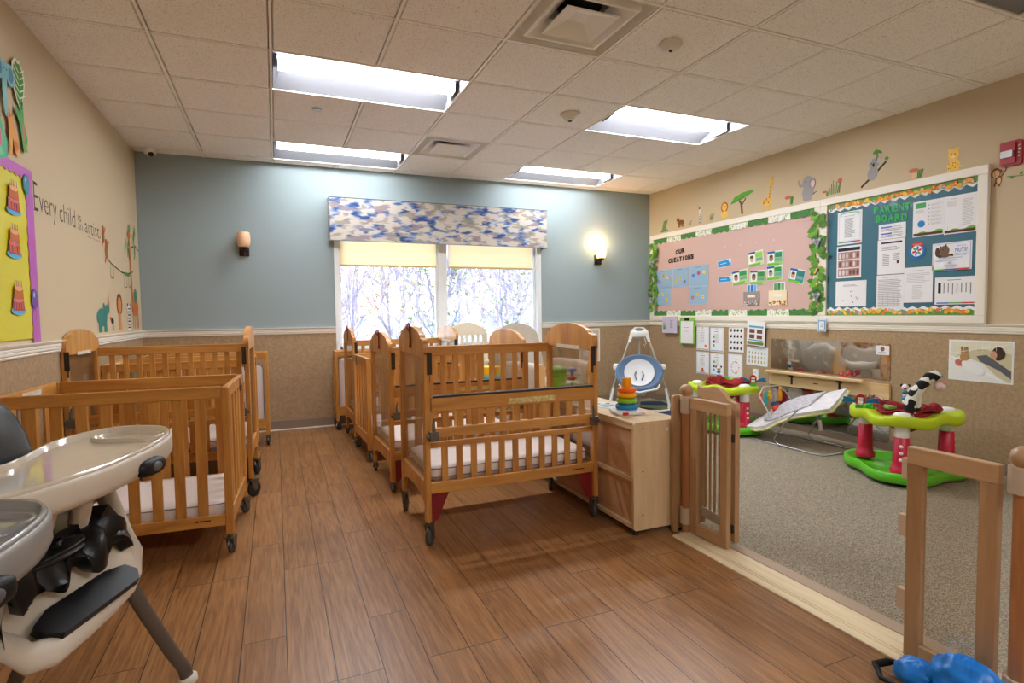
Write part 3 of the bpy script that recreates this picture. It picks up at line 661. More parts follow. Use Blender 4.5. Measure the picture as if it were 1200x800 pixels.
def folded(lab, cx, cy_, W, D, top, mlab):
    """shallow folded crib against the wall: two slatted frames close together"""
    t = thing('folded_crib', lab, 'crib', (cx, cy_, 0), 0, 'folded cribs against the blue wall')
    hw, d, zc = W/2, D/2, .10
    for sx in (-1, 1):
        mb = MB()
        for sy_ in (-1, 1): mb.box((sx*(hw-.016), sy_*(d-.016), (zc+top)/2), (.032, .032, top-zc))
        mb.box((sx*(hw-.016), 0, zc+.1), (.024, D-.06, .10)); mb.box((sx*(hw-.016), 0, top-.03), (.024, D-.06, .06)); mb.build('end_frame', OAKZ, t, bevel=.004)
    for s in (-1, 1):
        mb = MB(); mb.box((0, s*(d-.016), zc+.1), (W-.06, .024, .09)); mb.build('bottom_rail', OAKX, t, bevel=.004)
        mb = MB(); mb.box((0, s*(d-.016), top-.028), (W-.06, .024, .056)); r = mb.build('top_rail', OAKX, t, bevel=.004)
        mb = MB()
        for k in range(1, 8): mb.box((-(hw-.03)+(W-.06)*k/8, s*(d-.016), (zc+top)/2), (.035, .011, top-zc-.18))
        mb.build('slats', OAKZ, r, bevel=.002)
    mb = MB(); mb.bx(-hw+.04, hw-.04, -.03, .03, zc+.06, zc+.07); mb.build('mattress_board', OAKX, t)
    for sx in (-1, 1):
        for sy_ in (-1, 1): caster(t, sx*(hw-.018), sy_*(d-.018), zc, False, 1.2+sx*.4, True)
    m_ = mattress(cx, cy_+.035, zc+.075, W-.09, .56, .07, 0, mlab)
    m_.rotation_euler = (PI/2, 0, 0); m_.location = (cx, cy_+.035, zc+.073+.28)
    return t
folded('shallow crib against the blue wall at the far end of the left row', -.56, 5.62, .97, .22, .85, 'white mattress standing upright in the far left shallow crib')
folded('shallow crib against the blue wall at the window end of the right row', 1.035, 6.02, .99, .22, .81, 'white mattress standing upright in the shallow crib under the window')
# ================================================================== SHELF UNIT, GATES
t = thing('storage_shelf', 'low birch shelf unit beside the nearest right crib, back turned to the cribs', 'shelf', (1.683, 2.405, 0))
SX, SYL, SH = .30, 1.30, .60
mb = MB(); mb.prism(rrect(0, SX, .03, SH, .018), 0, .018, None, Mx((0, 0, 0), (1, 0, 0), (0, 0, 1), (0, -1, 0)) @ Matrix.Translation((0, 0, -.018))); mb.build('end_panel', BIRZ, t, bevel=.002)
mb = MB(); mb.bx(.0, SX, SYL-.018, SYL, .03, SH); mb.build('end_panel', BIRZ, t, bevel=.002)
mb = MB(); mb.bx(-.002, SX+.004, .018, SYL-.018, SH-.016, SH); mb.build('top_board', BIRY, t, bevel=.003)
mb = MB(); mb.bx(.014, .02, .018, SYL-.018, .05, SH-.016); mb.build('back_panel', wood('birch_back_panel', (206, 164, 124), (188, 142, 100), 'Y', 5), t)
for z in (.05, .30): 
    mb = MB(); mb.bx(0, .014, .018, SYL-.018, z-.012, z+.012); mb.build('back_rail', BIRY, t, bevel=.002)
    mb = MB(); mb.bx(.02, SX-.01, .018, SYL-.018, z-.008, z+.008); mb.build('shelf_board', BIRY, t, bevel=.002)
mb = MB(); mb.bx(0, .014, .018, SYL-.018, SH-.04, SH-.016); mb.build('back_rail', BIRY, t, bevel=.002)
mb = MB()
for z in (.11, .34, .565): mb.cyl((.055, -.0002, z), (.055, -.0022, z), .0045, None, n=10)
mb.build('bolt_heads', DKM, t)['kind'] = 'stuff'
mb = MB(); mb.cyl((.21, -.0002, .55), (.21, -.003, .55), .009, None, n=14); mb.build('plastic_plug', mat('ivory_plastic', (236, 226, 204), .4), t)
mb = MB()
for x, y in ((.03, .03), (SX-.03, .03), (.03, SYL-.03), (SX-.03, SYL-.03)): mb2 = MB(); mb2.cyl((x, y, 0), (x, y, .036), .016, None, n=12); mb2.build('foot', DKM, t)

PLG = mat('cream_ribbed_plastic', (204, 184, 158), .5)
POST = wood('beech_turned_post', (190, 132, 84), (150, 92, 50), 'Z', 7)
def gate_frame(par, L, H, z0, y0, x0=0, pane=True, sw=.045, th=.03, nm='gate_frame'):
    """frame in the local yz plane starting at y0"""
    mb = MB(); mb.bx(x0-th/2, x0+th/2, y0, y0+sw, z0, H-.055); mb.build('stile', MAPZ, par, bevel=.004)
    mb = MB(); mb.bx(x0-th/2, x0+th/2, y0+L-sw, y0+L, z0, H-.055); mb.build('stile', MAPZ, par, bevel=.004)
    mb = MB(); mb.bx(x0-th/2, x0+th/2, y0+sw, y0+L-sw, z0, z0+.055); mb.build('bottom_rail', MAPY, par, bevel=.003)
    mb = MB(); mb.bx(x0-th/2-.002, x0+th/2+.002, y0, y0+L, H-.058, H); mb.build('top_rail', MAPY, par, bevel=.004)
    if pane: mb = MB(); mb.bx(x0-.002, x0+.002, y0+sw-.004, y0+L-sw+.004, z0+.05, H-.055); mb.build('clear_panel', PLEXI, par)
def bracket(par, x, y, z, h=.085, r=.032):
    mb = MB(); q = []
    for k in range(28):
        a = 2*PI*k/28; rr = r+(.0035 if k % 2 else -.001); q.append((x+rr*math.cos(a), y+rr*math.sin(a)))
    mb.prism(q, z, z+h); mb.build('hinge_bracket', PLG, par)
# plank and first pair of panels beside the shelf
t = thing('partition_post', 'flat upright plank with rounded corner and round post between shelf and gate', 'gate post', (1.985, 2.395, 0))
mb = MB(); mb.prism(rrect(-.075, .0, 0, .73, .015), 0, .02, None, Mx((0, 0, 0), (1, 0, 0), (0, 0, 1), (0, -1, 0))); mb.build('mount_plank', MAPZ, t, bevel=.002)
mb = MB(); mb.cyl((-.02, -.055, .0), (-.02, -.055, .745), .022, None, n=20); mb.build('round_post', POST, t)
mb = MB(); mb.lathe([(.022, .74), (.031, .748), (.034, .762), (.03, .778), (.016, .788), (.002, .79)], None, 20, Matrix.Translation((-.02, -.055, 0))); mb.build('post_cap', MAPZ, t)
mb = MB(); mb.bx(-.045, .0, -.032, -.02, .0, .02); mb.build('foot_plate', DKM, t)
bracket(t, -.02, -.055, .64, .09, .028); bracket(t, -.02, -.055, .055, .085, .028)
t = thing('gate_panel', 'open wooden gate panel with clear window beside the shelf unit', 'gate', (1.975, 2.305, 0), PI+math.radians(3))
gate_frame(t, .245, .725, .02, 0)
t = thing('gate_panel', 'scallop-topped spindle gate folded behind the clear gate panel', 'gate', (2.055, 2.075, 0), math.radians(-9))
L = .33
mb = MB(); mb.bx(-.014, .014, 0, .042, .03, .69); mb.build('stile', MAPZ, t, bevel=.003)
mb = MB(); mb.bx(-.014, .014, L-.04, L, .03, .72); mb.build('stile', MAPZ, t, bevel=.003)
sc_ = [(0, .65), (0, .72), (.04, .725)]+[(.04+.29*k/20, .735+.055*(k/20)+.022*math.sin(2*PI*k/20-.9)) for k in range(1, 21)]+[(L, .67)]
mb = MB(); mb.prism(sc_, -.012, .012, None, Mx((0, 0, 0), (0, 1, 0), (0, 0, 1), (1, 0, 0))); mb.build('scalloped_top_rail', MAPY, t, bevel=.003)
mb = MB(); mb.bx(-.012, .012, .04, L-.04, .07, .12); mb.build('bottom_rail', mat('pale_lilac_rail', (226, 216, 212), .5), t, bevel=.003)
for k in range(6): mb = MB(); y = .04+(L-.08)*(k+.5)/6; mb.cyl((0, y, .12), (0, y, .68), .007, None, n=10); mb.build('spindle', MAPZ, t)
for z in (.10, .55): mb = MB(); mb.box((-.02, .01, z), (.014, .02, .04)); mb.build('gate_hinge', DKM, t, bevel=.002)
# right hand gate
t = thing('gate_panel', 'wooden gate panel with clear window above the blue bag', 'gate', (1.905, .925, 0), math.radians(-1))
gate_frame(t, .255, .722, .02, 0, sw=.048)
for z, w_ in ((.61, .02), (.42, .03), (.17, .03)): mb = MB(); mb.bx(-.013, .009, .2535, .257+w_*.8, z, z+.07); mb.build('latch_tab', mat('cream_plastic_tab', (214, 186, 156), .5), t, bevel=.002)
t = thing('partition_post', 'round gate post with ribbed bracket at the right edge of view', 'gate post', (1.905, .868, 0), .3)
mb = MB(); mb.cyl((0, 0, .0), (0, 0, .735), .026, None, n=24); mb.build('round_post', POST, t)
mb = MB(); mb.lathe([(.026, .73), (.035, .74), (.037, .755), (.033, .772), (.018, .784), (.002, .786)], None, 24); mb.build('post_cap', MAPZ, t)
bracket(t, 0, 0, .655, .075, .036); bracket(t, 0, 0, .05, .075, .034)
mb = MB(); mb.lathe([(.05, 0), (.05, .008), (.028, .02)], None, 24); mb.build('foot_plate', DKM, t)
# threshold strips
STRIP = mat('pale_oak_threshold', (226, 208, 172), .45, var=.12, scale=12, stretch=(3, .2, 1))
mb = MB(); P = [(0, 0), (0, .006), (.01, .010), (.03, .011), (.031, .009), (.035, .009), (.036, .012), (.045, .012), (.046, .010), (.05, .010), (.051, .013), (.11, .014), (.13, .013), (.15, .012), (.155, 0)]
n = len(P); y0, y1 = -1.2, 2.33
mb.add([(1.868+a, y0, b) for a, b in P]+[(1.868+a, y1, b) for a, b in P], [(i, n+i, n+(i+1) % n, (i+1) % n) for i in range(n)]+[tuple(range(n)), tuple(range(n))[::-1]])
struct(mb.build('trim_11', STRIP))
mb = MB(); mb.bx(2.023, 2.09, -1.2, 2.10, .0, .013); struct(mb.build('trim_12', mat('tan_carpet_reducer', (178, 156, 134), .6), bevel=.003))

# ================================================================== ITEMS ON THE SHELF
t = thing('stacking_rings_toy', 'stack of orange, yellow, green and blue rings on a white base on the shelf', 'toy', (1.815, 2.66, .60), math.radians(-12))
mb = MB(); mb.lathe([(.075, 0), (.08, .006), (.078, .016), (.06, .022)], None, 28); 
mb = MB(); rs = []
for z, i in ((0, .0), (.004, -.004), (.015, -.004), (.022, .006), (.026, .03)): rs.append([(p[0], p[1], z) for p in rrect(-.078-i*-1, .078-i, -.07+i, .07-i, .025, 5)])
mb.rings(rs); mb.build('base', mat('glossy_white_toy', (240, 240, 245), .25), t)
mb = MB(); mb.prism(rrect(-.055, -.02, .003, .018, .005), 0, .003, None, Mx((0, -.0735, 0), (1, 0, 0), (0, 0, 1), (0, -1, 0))); mb.build('red_maker_badge', mat('toy_badge_red', (206, 40, 50), .3), t)
z = .022
for nm, c, R, h in (('blue_ring', (0, 134, 196), .066, .036), ('green_ring', (132, 196, 32), .061, .033), ('yellow_ring', (255, 178, 0), .057, .031), ('orange_ring', (255, 112, 24), .053, .029)):
    mb = MB(); mb.lathe([(.022, z+.004), (R*.7, z), (R*.93, z+h*.2), (R, z+h*.5), (R*.93, z+h*.8), (R*.7, z+h), (.022, z+h-.004)], None, 32); mb.build(nm, mat('toy_'+nm, c, .22, coat=.4), t); z += h*.97
mb = MB(); mb.lathe([(.026, z-.01), (.0265, z+.02), (.025, z+.052), (.023, z+.056), (.004, z+.057)], None, 24); mb.build('center_post', mat('toy_amber', (255, 168, 0), .3), t)
t = thing('popper_toy', 'clear domed popper toy with blue knob standing on the shelf', 'toy', (1.80, 3.27, .60))
mb = MB(); mb.lathe([(.07, 0), (.078, .012), (.076, .03), (.06, .036)], None, 28); mb.build('base', mat('glossy_white_toy', (240, 240, 245)), t)
mb = MB(); mb.lathe([(.07, .03), (.078, .06), (.076, .085), (.06, .115), (.035, .135), (.02, .14)], None, 28, cap=False); mb.build('clear_dome', CLEARP, t)
for k in range(7): a = k*2.4; mb = MB(); mb.ell((.03*math.cos(a)*(k % 3)/1.5, .03*math.sin(a)*(k % 3)/1.5, .045+.009*k), .011, None, 10, 6); mb.build('ball', mat('ball_%d' % (k % 4), [(230, 60, 60), (250, 200, 40), (60, 170, 90), (230, 130, 190)][k % 4], .3), t)
mb = MB(); mb.lathe([(.028, .125), (.033, .14), (.016, .15)], None, 20); mb.build('red_collar', mat('toy_badge_red', (206, 40, 50)), t)
mb = MB(); mb.lathe([(.009, .14), (.01, .175), (.022, .183), (.032, .19), (.033, .2), (.02, .207), (.003, .209)], None, 24); mb.build('blue_plunger', mat('toy_plunger_blue', (74, 124, 186), .35), t)
t = thing('toy_bin', 'translucent green toy bin with darker green lid at the far end of the shelf', 'bin', (1.83, 3.55, .60))
mb = MB(); mb.lathe([(.058, 0), (.066, .01), (.074, .15), (.076, .152)], None, 28); mb.build('bin_body', mat('translucent_lime', (120, 220, 40), .3, trans=.5), t)
mb = MB(); mb.lathe([(.078, .15), (.079, .17), (.07, .18), (.03, .195), (.003, .197)], None, 28); mb.build('lid', mat('toy_lid_green', (60, 160, 50), .35), t)
t = thing('picture_sheet', 'printed picture sheet lying on the shelf top behind the ring stack', 'paper', (1.86, 2.93, .6012), .25)
a_ = Art(Matrix.Identity(4)); a_.poly(rrect(-.09, .09, -.12, .12, .004), ink(214, 222, 228), .0012)
for k in range(9): a_.oval(random.uniform(-.06, .06), random.uniform(-.09, .09), .022, .016, ink(*random.choice([(150, 180, 200), (190, 200, 180), (110, 130, 140), (160, 190, 160)])), k, .0001)
a_.build('print', None, t)
t = tag(MB().build('x', None), 'a', 'b') if False else None

# ================================================================== NURSING CORNER (behind the shelf)
UPH = mat('beige_upholstery', (186, 174, 158), .9, var=.08, scale=60, bump=.3, bscale=300, sheen=.3)
t = thing('glider_chair', 'beige upholstered glider chair with wooden arm fronts by the window', 'armchair', (2.46, 5.02, 0), math.radians(14))
def puff(mb, c, r, m=None, e=.35, M=None): mb.ell(c, r, m, 24, 14, M, e)
mb = MB(); puff(mb, (0, 0, .34), (.27, .28, .10)); mb.build('seat_base', UPH, t)
mb = MB(); puff(mb, (0, -.04, .45), (.26, .29, .065)); mb.build('seat_cushion', UPH, t)
mb = MB(); q = [(-.27, .35), (-.29, .62), (-.28, .88)]+[(-.27*math.cos(PI*k/10)*1.0, .93+.15*math.sin(PI*k/10)) for k in range(0, 11)]+[(.28, .88), (.29, .62), (.27, .35)]
mb.prism(q, -.07, .07, None, Mx((0, .30, 0), (1, 0, 0), (0, .22, .975), (0, .975, -.22))); mb.build('backrest', UPH, t, bevel=.05, seg=4)
mb = MB(); mb.prism([(-.2, .5), (-.2, .93), (.2, .93), (.2, .5)], -.04, .03, None, Mx((0, .22, 0), (1, 0, 0), (0, .2, .98), (0, .98, -.2))); mb.build('lumbar_pillow', UPH, t, bevel=.03, seg=4)
for s in (-1, 1):
    mb = MB(); puff(mb, (s*.30, 0, .54), (.07, .30, .16), e=.4); mb.build('armrest', UPH, t)
    mb = MB(); mb.prism([(-.035, .12), (.035, .12), (.045, .5), (.06, .66), (.03, .70), (-.02, .69), (-.045, .60)], -.012, .012, None, Mx((s*.32, -.31, 0), (1, 0, 0), (0, 0, 1), (0, -1, 0))); mb.build('arm_front', wood('maple_arm_front', (232, 186, 130), (214, 160, 100), 'Z') if 'maple_arm_front' not in MATS else MATS['maple_arm_front'], t, bevel=.006)
mb = MB(); mb.bx(-.30, .30, -.28, -.24, .03, .09); mb.bx(-.30, .30, .24, .28, .03, .09); mb.bx(-.31, -.26, -.30, .30, .0, .05); mb.bx(.26, .31, -.30, .30, 0, .05); mb.bx(-.03, .03, -.26, .26, .05, .26); mb.bx(-.24, .24, -.20, .20, .22, .26); mb.build('glider_base', MATS['maple_arm_front'], t, bevel=.004)
CRM = mat('cream_painted_wood', (240, 230, 206), .5)
t = thing('rocking_chair', 'cream wooden rocking chair with arched slatted back against the window', 'rocking chair', (2.0, 5.80, 0), math.radians(8))
mb = MB(); mb.prism([(-.24, .93), (-.24, .99)]+[(-.22+.44*k/12, 1.0+.075*math.sin(PI*k/12)) for k in range(13)]+[(.24, .99), (.24, .93)], -.014, .014, None, Mx((0, .20, 0), (1, 0, 0), (0, 0, 1), (0, 1, 0))); mb.build('crest_rail', CRM, t, bevel=.004)
for k in range(7): mb = MB(); mb.bx(-.205+.41*k/6-.016, -.205+.41*k/6+.016, .193, .207, .45, .94); mb.build('back_slat', CRM, t, bevel=.002)
for s in (-1, 1):
    mb = MB(); mb.bx(s*.235-.018, s*.235+.018, .18, .216, .06, .95); mb.build('back_post', CRM, t, bevel=.003)
    mb = MB(); mb.bx(s*.235-.018, s*.235+.018, -.22, -.184, .06, .62); mb.build('front_leg', CRM, t, bevel=.003)
    mb = MB(); mb.bx(s*.245-.028, s*.245+.028, -.25, .19, .62, .643); mb.build('armrest', CRM, t, bevel=.006)
    mb = MB(); mb.tube([(s*.235, -.32+.64*k/12, .026+.045*((k/12-.5)*2)**2) for k in range(13)], .02, None, 8, flat=(.8, 1.2)); mb.build('rocker', CRM, t)
mb = MB(); mb.bx(-.24, .24, -.22, .2, .41, .44); mb.build('seat', CRM, t, bevel=.006)
t = thing('footstool', 'pale cushioned footstool in front of the glider chair', 'footstool', (2.0, 4.28, 0), .2)
mb = MB(); puff(mb, (0, 0, .36), (.21, .16, .075)); mb.build('cushion', mat('pale_grey_cushion', (222, 218, 216), .8), t)
for sx in (-1, 1):
    for sy_ in (-1, 1): mb = MB(); mb.bx(sx*.16-.02, sx*.16+.02, sy_*.11-.02, sy_*.11+.02, 0, .32); mb.build('leg', MATS['maple_arm_front'], t, bevel=.004)
t = thing('toy_blocks_bucket', 'yellow toy bucket with teal band beyond the crib slats', 'toy', (1.86, 4.98, 0))
t2 = t
mb = MB(); mb.lathe([(.12, 0), (.13, .02), (.14, .5)], None, 24); mb.build('pedestal', CRM, t)
mb = MB(); mb.lathe([(.075, .50), (.09, .52), (.1, .66), (.102, .67)], None, 24); mb.build('bucket', mat('toy_yellow', (255, 206, 30), .4), t)
mb = MB(); mb.lathe([(.092, .55), (.097, .553), (.1, .59), (.097, .592)], None, 24, cap=False); mb.build('teal_band', mat('toy_teal', (60, 180, 196), .4), t)
# baby swing
SW = mat('swing_white_plastic', (240, 240, 238), .35); SWM = mat('swing_grey_tube', (196, 196, 194), .35, metal=.5)
t = thing('baby_swing', 'white baby swing with blue padded seat in the far right corner', 'baby swing', (3.97, 5.56, .0145), math.radians(-35))
mb = MB(); mb.ell((0, 0, .90), (.105, .06, .055), None, 20, 10, None, .7); mb.prism([(-.13, .80), (-.10, .93), (-.05, .972), (.05, .972), (.10, .93), (.13, .80), (.10, .80), (.07, .875), (-.07, .875), (-.10, .80)], -.04, .04, None, Mx((0, 0, 0), (1, 0, 0), (0, 0, 1), (0, -1, 0))); mb.build('motor_housing', SW, t, bevel=.012, seg=3)
mb = MB(); mb.ell((0, -.045, .94), (.05, .012, .026), None, 16, 8); mb.build('control_panel', mat('grey_control_pad', (110, 124, 126), .4), t)
mb = MB(); mb.tube([(.06, -.03, .84), (.08, -.05, .79), (.065, -.04, .75), (.05, -.03, .77)], .003, None, 5); mb.build('power_cord', SW, t)
for s in (-1, 1):
    mb = MB(); mb.tube([(s*.115, 0, .81), (s*.34, -.05, .16)], .011, None, 10); mb.build('front_leg_tube', SWM, t)
    mb = MB(); mb.tube([(s*.30, -.045, .25), (s*.345, -.05, .05), (s*.33, -.08, .018)], [.016, .019, .016], None, 10); mb.build('leg_sleeve', SW, t)
    mb = MB(); mb.tube([(s*.34, -.05, .02), (s*.33, -.16, .016), (s*.25, -.24, .016), (0, -.26, .016)], .013, None, 10); mb.build('floor_tube', SW, t)
    mb = MB(); mb.ell((s*.27, -.03, .50), (.035, .03, .04), None, 14, 8, None, .6); mb.build('side_knob', SW, t)
    mb = MB(); mb.tube([(s*.265, -.04, .48), (s*.27, -.02, .40), (s*.2, .02, .26), (0, .03, .20)], .011, None, 8); mb.build('seat_arm', SW, t)
mb = MB(); mb.tube([(0, .02, .86), (0, .06, .22)], .012, None, 10); mb.build('rear_post', SWM, t)
mb = MB(); mb.ell((0, .03, .19), (.08, .06, .04), None, 16, 8, None, .6); mb.tube([(0, .04, .17), (0, .06, .018), (0, .2, .018)], .012); mb.build('swing_hub', SW, t)
MS = Matrix.Scale(1, 4) @ Mx((0, -.05, .41), (1, 0, 0), (0, .50, .866), (0, -.866, .5))
def bowl(r1, r2, d0, off):
    return lambda u, v: ((.02+v*.98)*r1*math.cos(2*PI*u), (.02+v*.98)*r2*math.sin(2*PI*u), off+d0*(v**2.2))
mb = MB(); mb.grid(bowl(.262, .225, .08, 0), 30, 8, None, MS, .012); mb.build('seat_shell', mat('swing_blue_fabric', (96, 124, 156), .9, sheen=.3), t)
mb = MB(); mb.tube([(0.262*math.cos(2*PI*k/32), .225*math.sin(2*PI*k/32), .07) for k in range(32)], .013, None, 8, MS, closed=True); mb.build('seat_rim', MATS['swing_blue_fabric'], t)
mb = MB(); mb.grid(bowl(.175, .175, .05, .016), 26, 6, None, MS, .01); mb.build('seat_insert', mat('white_plush', (226, 226, 228), .95, bump=.4, bscale=150), t)
for s in (-1, 1): mb = MB(); mb.tube([(s*.035, .02, .05), (s*.05, -.03, .065), (s*.03, -.09, .05)], .010, None, 6, MS, flat=(1.3, .4)); mb.build('harness_strap', mat('grey_strap', (120, 124, 128), .8), t)
mb = MB(); mb.tube([(-.23, -.26, .32), (-.2, -.24, .27), (0, -.3, .235), (.2, -.24, .27), (.23, -.22, .32)], .012, None, 8); mb.build('front_crossbar', SW, t)
t = thing('play_rug', 'navy and olive green rug on the carpet under the baby swing', 'rug', (4.02, 5.45, .0085), math.radians(-10))
a_ = Art(Matrix.Identity(4)); RUGN = mat('rug_navy', (36, 56, 92), .95); RUGG = mat('rug_olive', (134, 142, 88), .95)
a_.poly(rrect(-.5, .5, -.62, .62, .04), RUGG, .006)
a_.face([(-.5, -.5), (-.05, -.58), (.22, -.2), (.0, .25), (-.4, .3)], RUGN, .0004); a_.face([(.28, -.55), (.45, -.5), (.46, .1), (.34, .0)], RUGN, .0004); a_.face([(-.1, .4), (.4, .2), (.45, .55), (0, .58)], RUGN, .0004)
a_.build('woven_pile', None, t)

# ================================================================== ACTIVITY SAUCERS
LIME = mat('lime_plastic', (190, 214, 24), .35); GRN = mat('green_plastic', (96, 200, 34), .35); PIL = mat('raspberry_plastic', (206, 28, 66), .38); PW = mat('pillar_white_plastic', (236, 234, 230), .4)
TART = mat('red_tartan_cloth', (150, 30, 36), .9, var=.5, scale=26); BLK = mat('black_plush', (26, 26, 28), .9); PLU = mat('white_plush_toy', (222, 218, 212), .95)
def zebra(name='zebra_cloth'):
    m = mat(name, (230, 226, 220), .95); nt = m.node_tree; N = nt.nodes.new; K = nt.links.new; b = nt.nodes['Principled BSDF']
    tc = N('ShaderNodeTexCoord'); n = N('ShaderNodeTexNoise'); n.inputs['Scale'].default_value = 22; n.inputs['Detail'].default_value = 0; K(tc.outputs['Object'], n.inputs[0])
    r = N('ShaderNodeValToRGB'); r.color_ramp.interpolation = 'CONSTANT'; r.color_ramp.elements[0].color = lin((24, 24, 26)); r.color_ramp.elements[1].position = .53; r.color_ramp.elements[1].color = lin((226, 222, 214)); K(n.outputs[0], r.inputs[0]); K(r.outputs[0], b.inputs['Base Color']); return m
ZEB = zebra()
def lobed(r, k3, ph, n=60, k=3): return [((r+k3*math.cos(k*(2*PI*i/n-ph)))*math.cos(2*PI*i/n), (r+k3*math.cos(k*(2*PI*i/n-ph)))*math.sin(2*PI*i/n)) for i in range(n)]
def saucer(x, y, rz, lab, toys=True):
    t = thing('activity_saucer', lab, 'baby activity center', (x, y, .008), rz, 'lime green activity saucers')
    def slab(R, k3, levels):
        mb = MB(); rs = []
        for sc2, z in levels:
            o = lobed(R, k3, 0); rs.append([(p[0]*sc2, p[1]*sc2, z+.012*math.cos(6*math.atan2(p[1], p[0]))*(1 if levels[0][1] > .2 else .3)) for p in o])
        mb.rings(rs); return mb
    slab(.345, .055, [(.94, .02), (1.0, .03), (1.0, .085), (.97, .092), (.93, .085), (.88, .05), (.3, .04)]).build('base_tray', GRN, t)
    top = slab(.315, .05, [(.95, .385), (1.0, .395), (1.0, .44), (.97, .452), (.90, .452), (.62, .448), (.60, .43), (.60, .385)])
    top.build('toy_tray', LIME, t)
    for k in range(3):
        a = 2*PI*k/3; px_, py_ = .275*math.cos(a), .275*math.sin(a); Q = Matrix.Translation((px_, py_, 0)) @ Matrix.Rotation(a, 4, 'Z')
        mb = MB(); mb.lathe([(.062, .07), (.065, .10), (.052, .115), (.05, .15), (.044, .315), (.040, .318)], None, 20, Q); p = mb.build('pillar', PIL, t)
        mb = MB(); mb.lathe([(.040, .31), (.043, .315), (.043, .395)], None, 20, Q); mb.build('pillar_collar', PW, p)
        for z in (.17, .215, .26): mb = MB(); mb.ell((.048, 0, z), (.006, .013, .011), None, 10, 6, Q); mb.build('height_hole', PW, p)
        mb = MB(); mb.lathe([(.052, .445), (.052, .462), (.04, .474), (.02, .478), (.003, .478)], None, 24, Q); mb.build('tray_cap', PW, t)
    mb = MB(); mb.lathe([(.19, .43), (.20, .455), (.185, .465), (.165, .45), (.12, .36), (.05, .31), (.003, .305)], None, 28, cap=False)
    mb.build('seat_ring', TART, t)
    mb = MB(); mb.grid(lambda u, v: ((.205-.10*v+.012*math.sin(9*2*PI*u+v*3))*math.cos(2*PI*u), (.205-.10*v+.012*math.sin(9*2*PI*u+v*3))*math.sin(2*PI*u), .475+.065*math.sin(PI*min(v*1.2, 1))*(.5+.5*math.sin(2*PI*u*2+1))+.012*math.sin(2*PI*u*7)-.06*v), 60, 6, thick=.008); mb.build('seat_cloth', TART, t)
    return t
def toy_fixture(t, a, r, kind):
    x, y = r*math.cos(a), r*math.sin(a); Q = Matrix.Translation((x, y, .448)) @ Matrix.Rotation(math.atan2(-t.location.x, t.location.y)-t.rotation_euler.z, 4, 'Z')
    if kind == 'barn':
        p = MB(); p.box((0, 0, .012), (.06, .03, .024)); p = p.build('barn_toy', mat('toy_green_base', (70, 170, 50), .4), t); p.matrix_local = Q
        m_ = MB(); m_.prism([(-.03, .03), (-.03, .075), (-.02, .095), (0, .103), (.02, .095), (.03, .075), (.03, .03)], -.014, .014, None, Mx((0, 0, 0), (1, 0, 0), (0, 0, 1), (0, -1, 0))); m_.build('red_barn', mat('barn_red', (176, 24, 40), .4), p, bevel=.003)
        m_ = MB(); m_.bx(-.016, .016, -.0155, .0155, .034, .056); m_.bx(-.016, .016, -.0155, .0155, .064, .078); m_.build('barn_door', PW, p)
        for s in (-1, 1): m_ = MB(); m_.prism([(s*.03, .05), (s*.075, .075), (s*.11, .078), (s*.105, .06), (s*.12, .05), (s*.105, .035), (s*.07, .042), (s*.03, .036)], -.01, .01, None, Mx((0, 0, 0), (1, 0, 0), (0, 0, 1), (0, -1, 0))); m_.build('blue_weathervane', mat('toy_sea_blue', (20, 110, 160), .4), p, bevel=.003)
    if kind == 'frog':
        p = MB(); 
        for k in range(9): p.ell((.028*math.cos(k*2.4)*(.4+.07*k), .022*math.sin(k*2.4)*(.4+.07*k), .016+.006*(k % 4)), .016, None, 10, 6)
        p = p.build('green_flower_spinner', mat('toy_leaf_green', (70, 180, 40), .4), t); p.matrix_local = Q
        m_ = MB(); m_.ell((.05, 0, .022), .022, None, 14, 8); m_.build('lime_ball', mat('lime_ball', (200, 225, 60), .35), p)
    if kind == 'pole':
        p = MB(); p.tube([(0, 0, 0), (.004, 0, .06), (0, 0, .16)], .005, None, 6); p = p.build('character_spindle', PW, t); p.matrix_local = Q
        for k, (z, c, r_) in enumerate(((.03, (236, 236, 232), .018), (.055, (24, 130, 180), .022), (.078, (236, 236, 232), .016), (.098, (24, 130, 180), .02), (.135, (236, 230, 226), .024))):
            m_ = MB(); m_.ell((0, 0, z), (r_, r_, .013 if k < 4 else .024), None, 14, 8); m_.build('bead', mat('bead_%d' % (k % 2 if k < 4 else 2), c, .35), p)
        m_ = MB(); m_.ell((0, -.018, .128), (.012, .012, .009), None, 10, 6); m_.build('cow_muzzle', mat('toy_muzzle', (140, 90, 70), .5), p)
        for s in (-1, 1): m_ = MB(); m_.ell((s*.022, 0, .148), (.01, .005, .012), None, 8, 6); m_.build('cow_ear', BLK, p)
    if kind == 'animals':
        p = MB(); p.box((0, 0, .01), (.08, .03, .02)); p = p.build('animal_flipper', mat('toy_green_base', (70, 170, 50)), t); p.matrix_local = Q
        for s, c in ((-1, (170, 126, 96)), (1, (120, 84, 66))):
            m_ = MB(); m_.ell((s*.026, 0, .05), (.026, .018, .028), None, 14, 8); m_.ell((s*.026-.016, 0, .075), .008, None, 8, 5); m_.ell((s*.026+.016, 0, .075), .008, None, 8, 5); m_.build('brown_animal_head', mat('toy_brown_%d' % s, c, .5), p)
    if kind == 'sheep':
        p = MB()
        for k in range(10): p.ell((.026*math.cos(k*.7), .014*math.sin(k*1.9), .03+.016*math.sin(k*.7)), .015, None, 8, 6)
        p = p.build('white_sheep_toy', PLU, t); p.matrix_local = Q
t = saucer(4.02, 2.53, math.radians(90), 'lime and green activity saucer with a black and white cloth arch, beside the near gate')
A0 = math.radians(-90)
